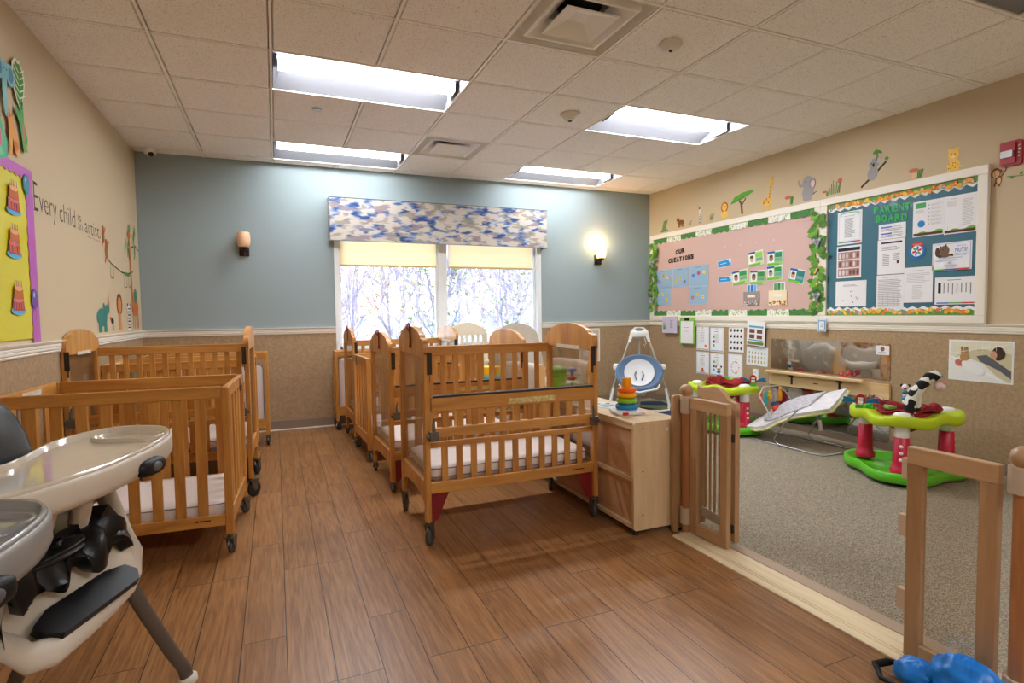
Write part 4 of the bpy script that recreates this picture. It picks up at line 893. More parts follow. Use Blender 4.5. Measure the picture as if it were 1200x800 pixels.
toy_fixture(t, A0+2.15, .26, 'barn'); toy_fixture(t, A0+2.5, .22, 'frog'); toy_fixture(t, A0+1.55, .27, 'animals'); toy_fixture(t, A0+1.25, .26, 'sheep'); toy_fixture(t, A0+.55, .27, 'pole')
LP = lambda x, y, z: (-4.02*0+(y-2.53), -(x-4.02), z)   # room point to the tray's own axes (turned 90 degrees)
mb = MB(); mb.tube([LP(3.90, 2.42, .44), LP(3.895, 2.415, .53), LP(3.91, 2.395, .60), LP(3.945, 2.37, .655), LP(3.975, 2.345, .71), LP(3.995, 2.325, .725), LP(4.005, 2.30, .70)], [.038, .037, .035, .033, .032, .030, .025], None, 16); arch = mb.build('cloth_arch', ZEB, t)
mb = MB(); mb.tube([LP(3.95, 2.40, .46), LP(3.955, 2.40, .54), LP(3.955, 2.39, .62)], [.018, .018, .016], None, 12); mb.build('cloth_prop', ZEB, t)
hx, hy, hz = LP(4.01, 2.30, .645)
mb = MB(); mb.ell((hx, hy, hz), (.034, .03, .03), None, 16, 10); h_ = mb.build('hanging_pig_head', mat('pale_pink_plush', (232, 208, 206), .8), t)
fx, fy = LP(4.01-.024, 2.30-.02, 0)[:2]
mb = MB(); mb.ell((fx, fy, hz-.004), (.011, .011, .009), None, 10, 6); mb.build('snout', mat('pig_pink', (236, 150, 160), .6), h_)
for s_ in (-1, 1): mb = MB(); mb.ell((hx+s_*.024, hy, hz+.028), (.009, .006, .012), None, 8, 6); mb.build('pig_ear', MATS['pig_pink'], h_)
mb = MB(); mb.bx(.06, .15, -.02, .07, .452, .475); mb.build('phone_toy', mat('toy_pale_green', (150, 200, 110), .4), t, bevel=.008)
t = saucer(4.04, 4.22, math.radians(-100), 'farther lime activity saucer behind the folded gate, by the wall papers')
toy_fixture(t, math.radians(-60)-math.radians(-100), .24, 'barn'); toy_fixture(t, math.radians(70+100), .2, 'pole'); toy_fixture(t, 2.6, .25, 'frog')

# ================================================================== BOUNCER
CHR = mat('chrome_wire', (190, 190, 192), .25, metal=.9); BFAB = mat('bouncer_print', (226, 224, 226), .9, var=.10, scale=22); BTRIM = mat('pale_yellow_trim', (214, 214, 140), .8)
t = thing('baby_bouncer', 'wire-framed baby bouncer with pale patterned seat in front of the low mirror', 'baby bouncer', (4.14, 3.46, .008), 0)
def bw(f, w, z): # f along foot(+y) -> head(-y)
    return (w, -f, z)
PR = [(-.42, .145), (-.30, .155), (-.18, .20), (-.06, .27), (.08, .335), (.22, .385), (.36, .42)]
def prof(v):
    k = v*(len(PR)-1); i = min(int(k), len(PR)-2); f = k-i; return PR[i][0]*(1-f)+PR[i+1][0]*f, PR[i][1]*(1-f)+PR[i+1][1]*f
def seat(u, v):
    f, z = prof(v); hw = .10+.10*math.sin(PI*min(1, .25+v*.75)); w_ = (u-.5)*2*hw
    return bw(f, w_, z-.02*math.cos((u-.5)*PI)*math.sin(PI*min(1, v*1.15))+.15*(u-.5)+.004*math.sin(14*v+6*u))
mb = MB(); mb.grid(seat, 16, 24, thick=.035); mb.build('sling_seat', BFAB, t)
ed = [seat(0, v/20) for v in range(21)]+[seat(1, v/20) for v in range(20, -1, -1)]
mb = MB(); mb.tube(ed, .010, None, 8, closed=True); mb.build('seat_edging', BTRIM, t)
def seat2(u, v): p = seat(.30+.62*u, .10+.62*v); return (p[0]+.02, p[1], p[2]+.045+.09*math.sin(PI*u)*math.sin(PI*min(1, v*.8+.15)))
mb = MB(); mb.grid(seat2, 10, 14, thick=.016); pad_ = mb.build('crotch_pad', mat('grey_zebra_print', (196, 192, 198), .9, var=.25, scale=30, stretch=(3, 1, 1)), t)
for k in range(5):
    mb = MB(); v = .38+.09*k; mb.tube([V(seat2(.3+.03*k, v))+V((0, 0, .006)), V(seat2(.5, v+.02))+V((0, 0, .008)), V(seat2(.68, v))+V((0, 0, .006))], .005, None, 6); mb.build('rust_stripe', mat('rust_stripe', (150, 64, 50), .8), pad_)
mb = MB(); mb.tube([bw(-.26, -.20, .005), bw(-.46, -.19, .007), bw(-.50, -.14, .03), bw(-.44, -.12, .14)], .006, None, 8); mb.tube([bw(-.26, .20, .005), bw(-.46, .19, .007), bw(-.50, .14, .03), bw(-.44, .12, .14)], .006, None, 8); mb.tube([bw(-.26, -.20, .005), bw(.28, -.21, .006), bw(.36, -.18, .006), bw(.36, .18, .006), bw(.28, .21, .006), bw(-.26, .20, .005)], .006, None, 8)
for s in (-1, 1): mb.tube([bw(.30, s*.205, .006), bw(-.05, s*.21, .016), bw(-.10, s*.21, .05), bw(.0, s*.20, .20), bw(.12, s*.19, .33)], .006, None, 8)
mb.build('wire_frame', CHR, t)
mb = MB(); mb.tube([bw(-.16, -.17, .22), bw(-.30, -.17, .40), bw(-.32, -.10, .47), bw(-.32, .10, .47), bw(-.30, .17, .40), bw(-.16, .17, .22)], .005, None, 8); tb = mb.build('toy_bar', mat('clear_grey_bar', (200, 204, 204), .3), t)
for w_, c, z0, h in ((.11, (240, 160, 20), .33, .13), (.04, (170, 160, 170), .33, .12), (-.02, (236, 190, 40), .35, .08), (-.07, (60, 176, 176), .30, .13), (-.13, (236, 110, 100), .33, .09)):
    m_ = MB(); m_.ell(bw(-.32, w_, z0+h*.35), (.018, .016, h*.4), None, 12, 8, None, .8); m_.ell(bw(-.32, w_, z0+h*.85), (.016, .015, h*.18), None, 12, 8); m_.build('hanging_toy', mat('hang_%d%d' % (c[0], c[1]), c, .7), tb)
m_ = MB(); m_.ell(bw(-.28, .03, .265), (.045, .04, .036), None, 18, 10); m_.build('red_spotted_ball', mat('red_spotted', (220, 60, 30), .6, var=.5, scale=40), tb)
mb = MB(); mb.tube([bw(.02, .19, .20), bw(.03, .195, .15), bw(.035, .195, .11)], .012, None, 6, flat=(1.4, .4)); mb.build('hanging_strap', PLU, t)
# ================================================================== WORK ON THE RIGHT WALL
K0 = ink(30, 30, 32); G1 = ink(120, 120, 124); PAP = mat('white_paper', (236, 234, 236), .6); GRNI = ink(84, 150, 62); GRN2 = ink(60, 120, 56)
def rwp(u, v, x=XR-.01): p = ray(u, v, 0, x); return p.y, p.z
BX = XR-.014    # face of the pinned cloth
def board(name, lab, y1, y0, cloth, zin=(1.113, 2.097), out=(1.055, 2.158)):
    """y1 > y0: left and right inner edges as seen"""
    t = thing(name, lab, 'bulletin board', (0, 0, 0))
    for nm, a in (('frame_top', (y0-.065, y1+.065, zin[1], out[1])), ('frame_bottom', (y0-.065, y1+.065, out[0], zin[0])), ('frame_left', (y1, y1+.065, zin[0], zin[1])), ('frame_right', (y0-.065, y0, zin[0], zin[1]))):
        mb = MB(); mb.bx(XR-.034, XR-.001, a[0], a[1], a[2], a[3]); mb.build(nm, TRIMM, t, bevel=.004)
    mb = MB(); NY = 60
    mb.grid(lambda u, v: (BX+.0012*mnoise.noise(V((u*14, v*5, 1))), y1-(y1-y0)*u, zin[0]+(zin[1]-zin[0])*v), NY, 24); mb.bx(BX+.002, XR-.001, y0, y1, zin[0], zin[1]); mb.build('paper_backing', cloth, t)
    return t
PINK = mat('dusty_pink_backing', (208, 172, 162), .55, coat=.04); TEAL = mat('teal_backing', (46, 104, 122), .55, coat=.08)
bp_ = board('bulletin_board', 'long white-framed board with dusty pink backing and grass border', 6.10, 3.715, PINK)
bt_ = board('bulletin_board', 'white-framed parent board with teal backing and safari border', 3.585, 2.415, TEAL)
def border(t, y1, y0, z, up, kinds, nm, name):
    a = Art(RWM(y1, z, BX-.001)); L = y1-y0; n = max(1, round(L/.26)) ; w = L/n; rnd = random.Random(nm)
    for i in range(n):
        c = kinds[i % len(kinds)]; x0 = i*w; pts = [(x0, 0), (x0+w, 0)]
        m_ = 14
        for k in range(m_+1): pts.append((x0+w-w*k/m_, up*(.052+.014*rnd.random()+.008*math.sin(k*1.3))))
        a.face(pts, c[0], .0006)
        for k in range(36):
            xx = x0+w*rnd.random(); yy = up*(.004+.044*rnd.random()); h = .010+.016*rnd.random()
            a.h += .00002; a.add([(xx-.004, yy-up*h*.3, a.h), (xx+.004, yy-up*h*.3, a.h), (xx+(rnd.random()-.5)*.012, yy+up*h, a.h)], [(0, 1, 2)], rnd.choice(c[1]), False, a.M)
    a.build(name, None, t)
gA = (ink(74, 130, 66), [ink(56, 108, 52), ink(92, 156, 76), ink(66, 140, 70)]); gB = (ink(236, 236, 224), [ink(110, 160, 60), ink(150, 190, 90), ink(222, 228, 200), ink(90, 140, 60)])
border(bp_, 6.10, 3.715, 2.097, -1, [gA, gB], 'a', 'grass_border_top'); border(bp_, 6.10, 3.715, 1.113, 1, [gA, gB], 'b', 'grass_border_bottom')
def safari(t, y1, y0, z, up, nm, name):
    a = Art(RWM(y1, z, BX-.001)); L = y1-y0; rnd = random.Random(nm); n = 30
    pts = [(0, 0), (L, 0)]+[(L-L*k/n, up*(.05+.022*(k % 2)+.006*rnd.random())) for k in range(n+1)]
    a.face(pts, ink(238, 238, 236), .0006)
    pts = [(0, 0), (L, 0)]+[(L-L*k/n, up*(.034+.016*(k % 2))) for k in range(n+1)]
    a.face(pts, ink(110, 160, 80), .0004)
    for k in range(44):
        x = .02+(L-.04)*(k+.5*rnd.random())/44; y = up*(.018+.03*rnd.random()); c = rnd.choice([(240, 150, 40), (236, 170, 60), (226, 176, 130), (150, 146, 142), (240, 196, 60), (232, 120, 40)])
        a.oval(x, y, .014+.01*rnd.random(), .010+.008*rnd.random(), ink(*c), rnd.random()*3, .00005, 10)
        if k % 3 == 0: a.oval(x, y, .005, .005, ink(250, 220, 160), 0, .0004, 8)
    a.build(name, None, t)
safari(bt_, 3.585, 2.415, 2.097, -1, 'c', 'safari_border_top'); safari(bt_, 3.585, 2.415, 1.113, 1, 'd', 'safari_border_bottom')
a = Art(RWM(4.9, 1.5, BX-.001)); rnd = random.Random(5)
for u, v in ((850, 289), (868, 287), (886, 284), (907, 281), (931, 277), (931, 300), (869, 304), (849, 299)):
    y, z = rwp(u, v); a.oval(4.9-y, z-1.5, .006, .006, ink(236, 226, 216), 0, .0001, 8)
a.build('staple_dots', None, bp_)['kind'] = 'stuff'

def letters(word, box, m, tpl, group, x=BX-.001, wob=.0, thick=.003):
    """box: y of left edge, z of base at left, y of right edge, z of base at right, letter height"""
    yl, zl, yr, zr, h = box; n = len(word); rnd = random.Random(word); W = (yl-yr)/n; seen = {}
    for i, c in enumerate(word):
        y = yl-W*(i+.08); z = zl+(zr-zl)*i/max(1, n-1); tl = rnd.uniform(-wob, wob)
        a = Art(RWM(y, z, x, tl)); wd = W*.84*(.45 if c == 'I' else 1); off = (W*.84-wd)/2
        a.text('~'+c, off, off+wd, 0, h, m, .0004, thick); o = a.build('cut_out_letter', None)
        seen[c] = seen.get(c, 0)+1
        k = word.count(c); pos = '' if k == 1 else (' first' if seen[c] == 1 else ' second')
        tag(o, tpl.format(pos=pos, c=c), 'letter', group)
_a, _b = rwp(1024, 251.2), rwp(1068.5, 245.2); _c = rwp(1024.3, 243)[1]-_a[1]; _d, _e = rwp(1026, 261.3), rwp(1064.8, 257.6); _f = rwp(1026.3, 253)[1]-_d[1]
for wd, b, tp in (('PARENT', (_a[0], _a[1], _b[0], _b[1], _c), 'green{pos} letter {c} of the word parent on the teal board'), ('BOARD', (_d[0], _d[1], _e[0], _e[1], _f), 'green{pos} letter {c} of the word board on the teal board')):
    letters(wd, b, mat('green_felt_letter', (44, 178, 84), .6), tp, 'green cut-out letters on the parent board', wob=.04)
yO, zO = rwp(792, 296.5); yO2, _ = rwp(803.2, 295)
letters('OUR', (yO, zO-.02, yO2, zO-.012, .058), K0, 'black{pos} letter {c} of the word our on the pink board', 'black cut-out letters on the pink board')
yO, zO = rwp(783.6, 307.5); yO2, _ = rwp(813.5, 305)
letters('CREATIONS', (yO, zO-.012, yO2, zO+.004, .058), K0, 'black{pos} letter {c} of the word creations on the pink board', 'black cut-out letters on the pink board')

rndp = random.Random(11)
def paper(name, lab, cat, px, draw, group=None, bend=.0, x=None, thick=.0012, base=PAP, tilt=0):
    u0, v0, u1, v1 = px; xx = (BX-.002) if x is None else x
    y0, z1 = rwp(u0, v0, xx); y1, z0 = rwp(u1, v1, xx); w, h = y0-y1, z1-z0
    a = Art(RWM(y0, z0, xx, tilt)); a.poly([(0, 0), (w, 0), (w, h), (0, h)], base, thick); draw(a, w, h)
    o = a.build(name, None); return tag(o, lab, cat, group)
def lines(a, x0, x1, y0, y1, n, m=G1, wv=.25, lh=None):
    for k in range(n):
        y = y1-(y1-y0)*(k+.5)/n; l = (x1-x0)*(1-wv*rndp.random()); a.rect(x0, x0+l, y-(lh or (y1-y0)/n*.17), y+(lh or (y1-y0)/n*.17), m, .00003)
def cbar(a, w, h, y=.035, t=.02, cols=((90, 170, 80), (40, 110, 190), (200, 50, 50))):
    for k in range(3): a.rect(w*(.05+.3*k), w*(.05+.3*(k+1)), h*y, h*(y+t), ink(*cols[k]), .00003)
def d_p1(a, w, h):
    a.rect(w*.06, w*.94, h*.06, h*.94, ink(214, 224, 236)); a.rect(w*.09, w*.91, h*.12, h*.86, ink(240, 240, 242)); a.oval(w*.5, h*.93, w*.40, h*.05, ink(120, 190, 110)); a.oval(w*.5, h*.91, w*.36, h*.04, ink(240, 240, 242))
    a.text('Daily Schedule', w*.3, w*.7, h*.84, h*.87, ink(70, 120, 170)); lines(a, w*.3, w*.75, h*.2, h*.8, 16, G1, .4); cbar(a, w, h, .05, .035)
def d_p2(a, w, h):
    a.rect(w*.05, w*.95, h*.84, h*.94, K0)
    for r in range(3):
        a.rect(w*.06, w*.94, h*(.06+.26*r), h*(.29+.26*r), ink(178, 136, 126), .0001)
        for k in range(6): a.oval(w*(.14+.145*k), h*(.17+.26*r), w*.05, h*.09, ink(*rndp.choice([(120, 80, 76), (206, 196, 196), (150, 110, 104), (226, 216, 214)])), 0, .00005, 9)
def d_p3(a, w, h):
    for k in range(9): a.oval(w*rndp.uniform(.25, .9), h*rndp.uniform(.15, .6), w*.018, h*.022, ink(*rndp.choice([(200, 60, 60), (90, 150, 80), (120, 90, 60)])), 0, .00005, 8)
    lines(a, w*.25, w*.75, h*.78, h*.86, 2, G1)
def d_p4(a, w, h):
    for z in (.74, .32): a.rect(w*.08, w*.5, h*z, h*(z+.09), ink(60, 100, 190)); lines(a, w*.08, w*.9, h*(z-.22), h*(z-.04), 2); lines(a, w*.55, w*.9, h*z, h*(z+.12), 2)
def d_p5(a, w, h): a.rect(w*.12, w*.9, h*.88, h*.93, ink(40, 44, 60)); lines(a, w*.15, w*.85, h*.68, h*.8, 3); lines(a, w*.2, w*.45, h*.25, h*.6, 8, G1, .1); lines(a, w*.6, w*.85, h*.4, h*.6, 4); a.rect(w*.72, w*.8, h*.3, h*.38, K0)
def d_p6(a, w, h): a.text('Weekly Lesson Plan', w*.2, w*.8, h*.91, h*.945, K0); lines(a, w*.06, w*.94, h*.06, h*.88, 20, ink(150, 150, 154), .15); [a.rect(w*k-.0006, w*k+.0006, h*.06, h*.5, G1) for k in (.25, .45, .65, .8)]
def d_p7(a, w, h):
    a.rect(w*.08, w*.42, h*.80, h*.95, ink(76, 168, 96)); a.line([(w*.1, h*.83), (w*.4, h*.9)], .002, ink(140, 206, 150)); lines(a, w*.08, w*.4, h*.66, h*.76, 4, ink(170, 170, 172)); a.oval(w*.28, h*.36, w*.12, w*.12, ink(20, 130, 200), 0, .0002, 20)
    for k in range(6): a.oval(w*.52, h*(.86-.105*k), .004, .004, ink(*[(60, 90, 160), (70, 80, 130), (60, 60, 60), (110, 110, 110), (90, 180, 70), (200, 60, 60)][k]), 0, .0001, 8); lines(a, w*.58, w*.95, h*(.825-.105*k), h*(.885-.105*k), 3, ink(190, 190, 190))
    soil(a, w, h)
def soil(a, w, h):
    a.face([(w*.03, h*.03), (w*.97, h*.03), (w*.97, h*.16)]+[(w*(.97-.94*k/14), h*(.14+.03*math.sin(k*.8)-.003*k)) for k in range(15)], ink(112, 178, 40)); a.rect(w*.03, w*.97, h*.03, h*.10, ink(92, 52, 30)); a.line([(w*.12, h*.12), (w*.13, h*.22)], .0015, ink(112, 178, 40))
def d_p8(a, w, h): lines(a, w*.2, w*.42, h*.9, h*.93, 1, ink(130, 180, 90)); lines(a, w*.08, w*.42, h*.72, h*.87, 5, ink(190, 188, 186)); lines(a, w*.56, w*.9, h*.2, h*.88, 18, ink(184, 182, 180)); soil(a, w, h)
def d_p10(a, w, h):
    a.rect(w*.03, w*.97, h*.04, h*.96, ink(150, 170, 220)); a.rect(w*.045, w*.955, h*.055, h*.945, ink(238, 238, 242))
    B1, B2 = ink(122, 92, 72), ink(84, 62, 50)
    a.oval(w*.32, h*.72, w*.13, h*.18, B1); a.oval(w*.14, h*.68, w*.065, h*.17, B2); a.oval(w*.33, h*.55, w*.15, h*.08, B1); a.oval(w*.21, h*.52, w*.06, h*.05, B2); a.oval(w*.50, h*.55, w*.06, h*.045, B2, -.4); a.oval(w*.36, h*.9, w*.02, h*.05, B2); a.oval(w*.22, h*.86, w*.02, h*.04, B2); a.oval(w*.29, h*.75, w*.012, h*.02, K0)
    BL = ink(40, 96, 190); a.text('Are you', w*.64, w*.86, h*.82, h*.88, BL); a.text('NUTS?', w*.60, w*.90, h*.64, h*.78, BL); a.text("We're not!", w*.60, w*.88, h*.52, h*.6, BL)
    lines(a, w*.22, w*.9, h*.42, h*.47, 1, ink(150, 170, 210)); lines(a, w*.1, w*.74, h*.33, h*.40, 2, ink(150, 170, 210)); a.oval(w*.47, h*.27, w*.03, h*.035, ink(120, 124, 130)); a.oval(w*.48, h*.265, w*.02, h*.025, ink(238, 238, 242)); a.text('Lightbridge', w*.33, w*.66, h*.14, h*.21, BL); lines(a, w*.38, w*.6, h*.09, h*.13, 1, ink(220, 120, 120)); cbar(a, w, h, .01, .05)
def d_p11(a, w, h): a.text('PROGRESS', w*.3, w*.7, h*.88, h*.91, G1); lines(a, w*.1, w*.9, h*.55, h*.84, 7, ink(196, 196, 198)); lines(a, w*.3, w*.7, h*.1, h*.5, 8, ink(196, 196, 198))
def d_p12(a, w, h):
    lines(a, w*.3, w*.7, h*.86, h*.92, 1)
    for k in range(8): x = w*(.12+.105*k); a.rect(x-.003, x+.003, h*(.34+.1*rndp.random()), h*.78, ink(120, 118, 116), .0001)
    a.rect(w*.08, w*.15, h*.42, h*.8, K0, .0001); cbar(a, w, h, .03, .045, ((40, 110, 190), (90, 170, 80), (200, 50, 50)))
for nm, lab, px, d in (('posted_sheet', 'schedule sheet with colored bottom bar at the top left of the teal board', (982, 250, 1010, 284), d_p1),
    ('photo_sheet', 'sheet with three rows of brown pictures on the teal board', (981, 289.5, 1009, 324.5), d_p2), ('posted_sheet', 'wide sheet with tiny scattered marks, bottom left of the teal board', (979.6, 330, 1015, 358.7), d_p3),
    ('posted_sheet', 'small sheet with two blue headings under the green letters', (1030, 264, 1061.5, 277.5), d_p4), ('posted_sheet', 'sheet with dark header band in the middle of the teal board', (1028.8, 282, 1060, 320), d_p5),
    ('posted_sheet', 'densely printed sheet with table, bottom middle of the teal board', (1027.6, 323, 1058.6, 361.7), d_p6), ('posted_sheet', 'sheet with green box, blue disc and soil strip on the teal board', (1070.5, 237.5, 1106, 274), d_p7),
    ('posted_sheet', 'plain text sheet with soil strip, top right corner of the teal board', (1107.2, 231, 1144.7, 270.5), d_p8), ('poster', 'white poster with brown squirrel and blue lettering on the teal board', (1093, 286, 1138.7, 315), d_p10),
    ('posted_sheet', 'white text sheet left of the chart, below the round badge', (1059.8, 314, 1092.6, 354), d_p11), ('posted_sheet', 'chart of upright columns at the bottom right of the teal board', (1096, 325.5, 1144.7, 356), d_p12)):
    paper(nm, lab, 'poster' if nm == 'poster' else 'paper', px, d)
y, z = rwp(1075.3, 294); a = Art(RWM(y, z, BX-.002)); R_ = .062
a.poly([(R_*math.cos(2*PI*k/36), R_*math.sin(2*PI*k/36)) for k in range(36)], ink(30, 116, 186), .0015)
a.face([(R_*1.06*math.cos(t_), R_*1.06*math.sin(t_)) for t_ in [PI*.2+PI*.6*k/12 for k in range(13)]]+[(R_*.7*math.cos(t_), R_*.7*math.sin(t_)) for t_ in [PI*.8-PI*.6*k/12 for k in range(13)]], ink(206, 48, 52)); a.oval(0, 0, R_*.68, R_*.68, ink(238, 240, 242), 0, .0004, 28)
for k in range(6): t_ = k*PI/3+.3; a.oval(.022*math.cos(t_), .022*math.sin(t_), .016, .008, ink(*[(206, 48, 52), (30, 116, 186), (96, 176, 90)][k % 3]), t_, .00008)
a.text('STRIVE-5', -.03, .03, .045, .054, ink(240, 240, 240)); tag(a.build('round_badge', None), 'round badge with red arc and blue ring in the middle of the teal board', 'badge')
# pink board papers
def d_kid(seed):
    def f(a, w, h):
        r = random.Random(seed); a.rect(w*.03, w*.97, h*.03, h*.97, ink(150, 180, 204)); lines(a, w*.3, w*.7, h*.88, h*.94, 1, ink(90, 110, 140))
        for k in range(3):
            cx, cy_ = w*(.22+.28*k), h*r.uniform(.25, .7); c = r.choice([(236, 216, 70), (190, 70, 140), (70, 130, 200), (230, 190, 60)])
            for j in range(7): t_ = j*.9; a.oval(cx+w*.05*math.cos(t_), cy_+h*.06*math.sin(t_), w*.035, h*.04, ink(*c), 0, .00004, 8)
            a.oval(cx, cy_, w*.03, h*.035, ink(*r.choice([(206, 60, 120), (240, 226, 90)])), 0, .00004, 8)
    return f
for k, (px, lab) in enumerate((((769.5, 317, 786.6, 336.6), 'blue finger painting at the left of the upper row on the pink board'), ((788.2, 314.5, 806.6, 335.6), 'blue finger painting in the middle of the upper row on the pink board'), ((807.8, 312, 830.3, 334.6), 'blue finger painting at the right of the upper row on the pink board'), ((767.6, 337.2, 785.7, 357), 'blue finger painting at the left of the lower row on the pink board'), ((807.4, 336, 828.6, 356.4), 'blue finger painting at the right of the lower row on the pink board'))):
    paper('finger_painting', lab, 'painting', px, d_kid(k+3), 'blue finger paintings on the pink board', base=ink(170, 192, 210), x=BX-.003)
def d_tag(a, w, h): a.rect(w*.03, w*.97, h*.06, h*.94, ink(30, 150, 214)); lines(a, w*.2, w*.75, h*.4, h*.6, 1, ink(230, 240, 246)); a.rect(w*.84, w*.97, h*.5, h*.94, ink(200, 226, 240))
paper('name_strip', 'upper blue name strip on the pink board', 'label', (841.4, 306.5, 857.3, 312.8), d_tag, 'blue name strips', tilt=.1); paper('name_strip', 'lower blue name strip on the pink board', 'label', (841.4, 324.5, 857.3, 329.9), d_tag, 'blue name strips')
def d_card(c1, c2, skin):
    def f(a, w, h):
        a.rect(w*.04, w*.96, h*.04, h*.94, ink(*c1)); a.rect(w*.02, w*.5, h*.86, h*.99, ink(40, 90, 170)); a.rect(w*.08, w*.46, h*.22, h*.84, ink(236, 236, 232)); a.oval(w*.27, h*.52, w*.13, h*.22, ink(*skin)); a.oval(w*.27, h*.66, w*.12, h*.1, ink(80, 60, 50)); a.rect(w*.52, w*.93, h*.58, h*.88, ink(*c2)); a.rect(w*.52, w*.93, h*.3, h*.52, ink(120, 170, 160)); a.rect(w*.04, w*.8, h*.04, h*.17, ink(120, 190, 60))
    return f
for cx, cy_, tl, c1, c2, sk_, lab in ((886.5, 304, .1, (206, 226, 160), (150, 200, 90), (206, 170, 150), 'green photo card, upper left of the card cluster'), (908.3, 302.7, 0, (150, 206, 120), (40, 130, 110), (170, 110, 90), 'green photo card, upper right of the card cluster'), (868, 326.3, .12, (170, 216, 120), (50, 150, 90), (190, 120, 100), 'green photo card at the far left of the card cluster'), (887.8, 324.8, -.03, (160, 210, 110), (60, 140, 80), (150, 110, 80), 'green photo card above the grey paper pocket'), (908, 320.3, .03, (150, 206, 110), (50, 140, 80), (170, 150, 140), 'green photo card above the cream paper pocket'), (932.5, 321, -.22, (60, 150, 140), (50, 130, 130), (220, 150, 110), 'teal tilted photo card at the right of the card cluster')):
    paper('photo_card', lab, 'card', (cx-9.2, cy_-7.6, cx+9.2, cy_+7.6), d_card(c1, c2, sk_), 'photo cards on the pink board', tilt=tl, x=BX-.003)
def d_insert(c):
    def f(a, w, h):
        for k in range(3): a.rect(w*(.05+.31*k), w*(.30+.31*k), h*.1, h*.92, ink(*c[k]), .0002)
    return f
paper('card_insert', 'blue cards sticking out of the grey paper pocket', 'card', (875.5, 333, 887.3, 345), d_insert([(30, 150, 214), (70, 110, 180), (90, 170, 230)]), x=BX-.002); paper('card_insert', 'green cards sticking out of the cream paper pocket', 'card', (906.5, 331, 920, 345), d_insert([(80, 160, 90), (60, 130, 80), (110, 180, 110)]), x=BX-.002)
def d_pk(c):
    def f(a, w, h):
        a.rect(w*.25, w*.75, h*.58, h*.75, ink(236, 232, 228))
        for k in range(40): a.oval(w*rndp.uniform(.04, .96), h*rndp.uniform(.03, .34), w*.04, h*.05, ink(*c[k % len(c)]), k, .00002, 7)
    return f
paper('paper_pocket', 'grey paper pocket with patterned lower edge on the pink board', 'pocket', (871.5, 342, 889.7, 357.5), d_pk([(226, 222, 220), (110, 100, 96), (190, 184, 180)]), base=ink(156, 140, 134), x=BX-.006, thick=.003); paper('paper_pocket', 'cream paper pocket with orange patterned lower edge on the pink board', 'pocket', (901, 340.5, 922, 357.5), d_pk([(190, 110, 50), (226, 160, 90), (120, 70, 40)]), base=ink(240, 222, 188), x=BX-.006, thick=.003)
# leafy garlands with koalas
def garland(lab, px0, px1, seed):
    y, z1 = rwp((px0[0]+px1[0])/2, px0[1], XR-.036); _, z0 = rwp((px0[0]+px1[0])/2, px1[1], XR-.036); r = random.Random(seed); H = z1-z0
    t = thing('leaf_garland', lab, 'garland', (0, 0, 0), 0, 'paper leaf garlands at the ends of the pink board')
    a = Art(RWM(y, z0, XR-.0345)); hw = .055
    for k in range(90):
        cy_ = H*(k+.5)/90; cx = r.uniform(-hw, hw)*.75; ang = r.uniform(-1.1, 1.1)+(0 if cx > 0 else PI); L_ = r.uniform(.05, .085)
        c = ink(*r.choice([(70, 120, 40), (96, 150, 50), (120, 170, 60), (60, 104, 44), (84, 136, 48)]))
        ca, sa = math.cos(ang), math.sin(ang); pts = [(cx+(x*ca-yy*sa)*L_, cy_+(x*sa+yy*ca)*L_) for x, yy in [(-.2, 0), (.1, -.3), (.35, -.34), (.55, -.24), (.62, -.3), (.85, -.12), (1, 0), (.85, .14), (.62, .3), (.55, .22), (.3, .34), (0, .24)]]
        a.face(pts, c, .0002)
    a.build('leaf_cluster', None, t)
    for k, q in enumerate((.72, .18)):
        b = Art(RWM(y, z0+H*q, XR-.056)); b.poly([(.030*math.cos(2*PI*j/18), .026*math.sin(2*PI*j/18)) for j in range(18)], ink(150, 146, 156), .003)
        for s in (-1, 1): b.oval(s*.030, .018, .016, .016, ink(150, 146, 156)); b.oval(s*.030, .018, .008, .008, ink(214, 200, 210)); b.oval(s*.008, .004, .003, .003, K0)
        b.oval(0, -.004, .005, .008, K0); b.oval(.008, -.036, .016, .02, ink(140, 136, 146)); b.build('koala_cutout', None, t)
    b = Art(RWM(y, z0+H*.45, XR-.056)); b.poly([(.016*math.cos(2*PI*j/14), .018*math.sin(2*PI*j/14)) for j in range(14)], ink(140, 84, 50), .003); b.oval(0, -.004, .010, .009, ink(230, 190, 140)); b.oval(-.012, -.03, .016, .006, ink(240, 200, 40), .5); b.oval(.02, .05, .009, .009, ink(236, 120, 40)); b.build('monkey_cutout', None, t)
    for q in (.88, .60, .30, .08): b = Art(RWM(y-.01*r.random(), z0+H*q, XR-.053)); b.poly([(.010*math.cos(2*PI*j/12), .010*math.sin(2*PI*j/12)) for j in range(12)], ink(250, 190, 50), .002); b.build('orange_flower', None, t)
garland('paper leaf garland with koalas between the pink and teal boards', (951, 250), (968, 368), 3); garland('paper leaf garland with koalas at the corner end of the pink board', (763, 286), (768, 365), 4)
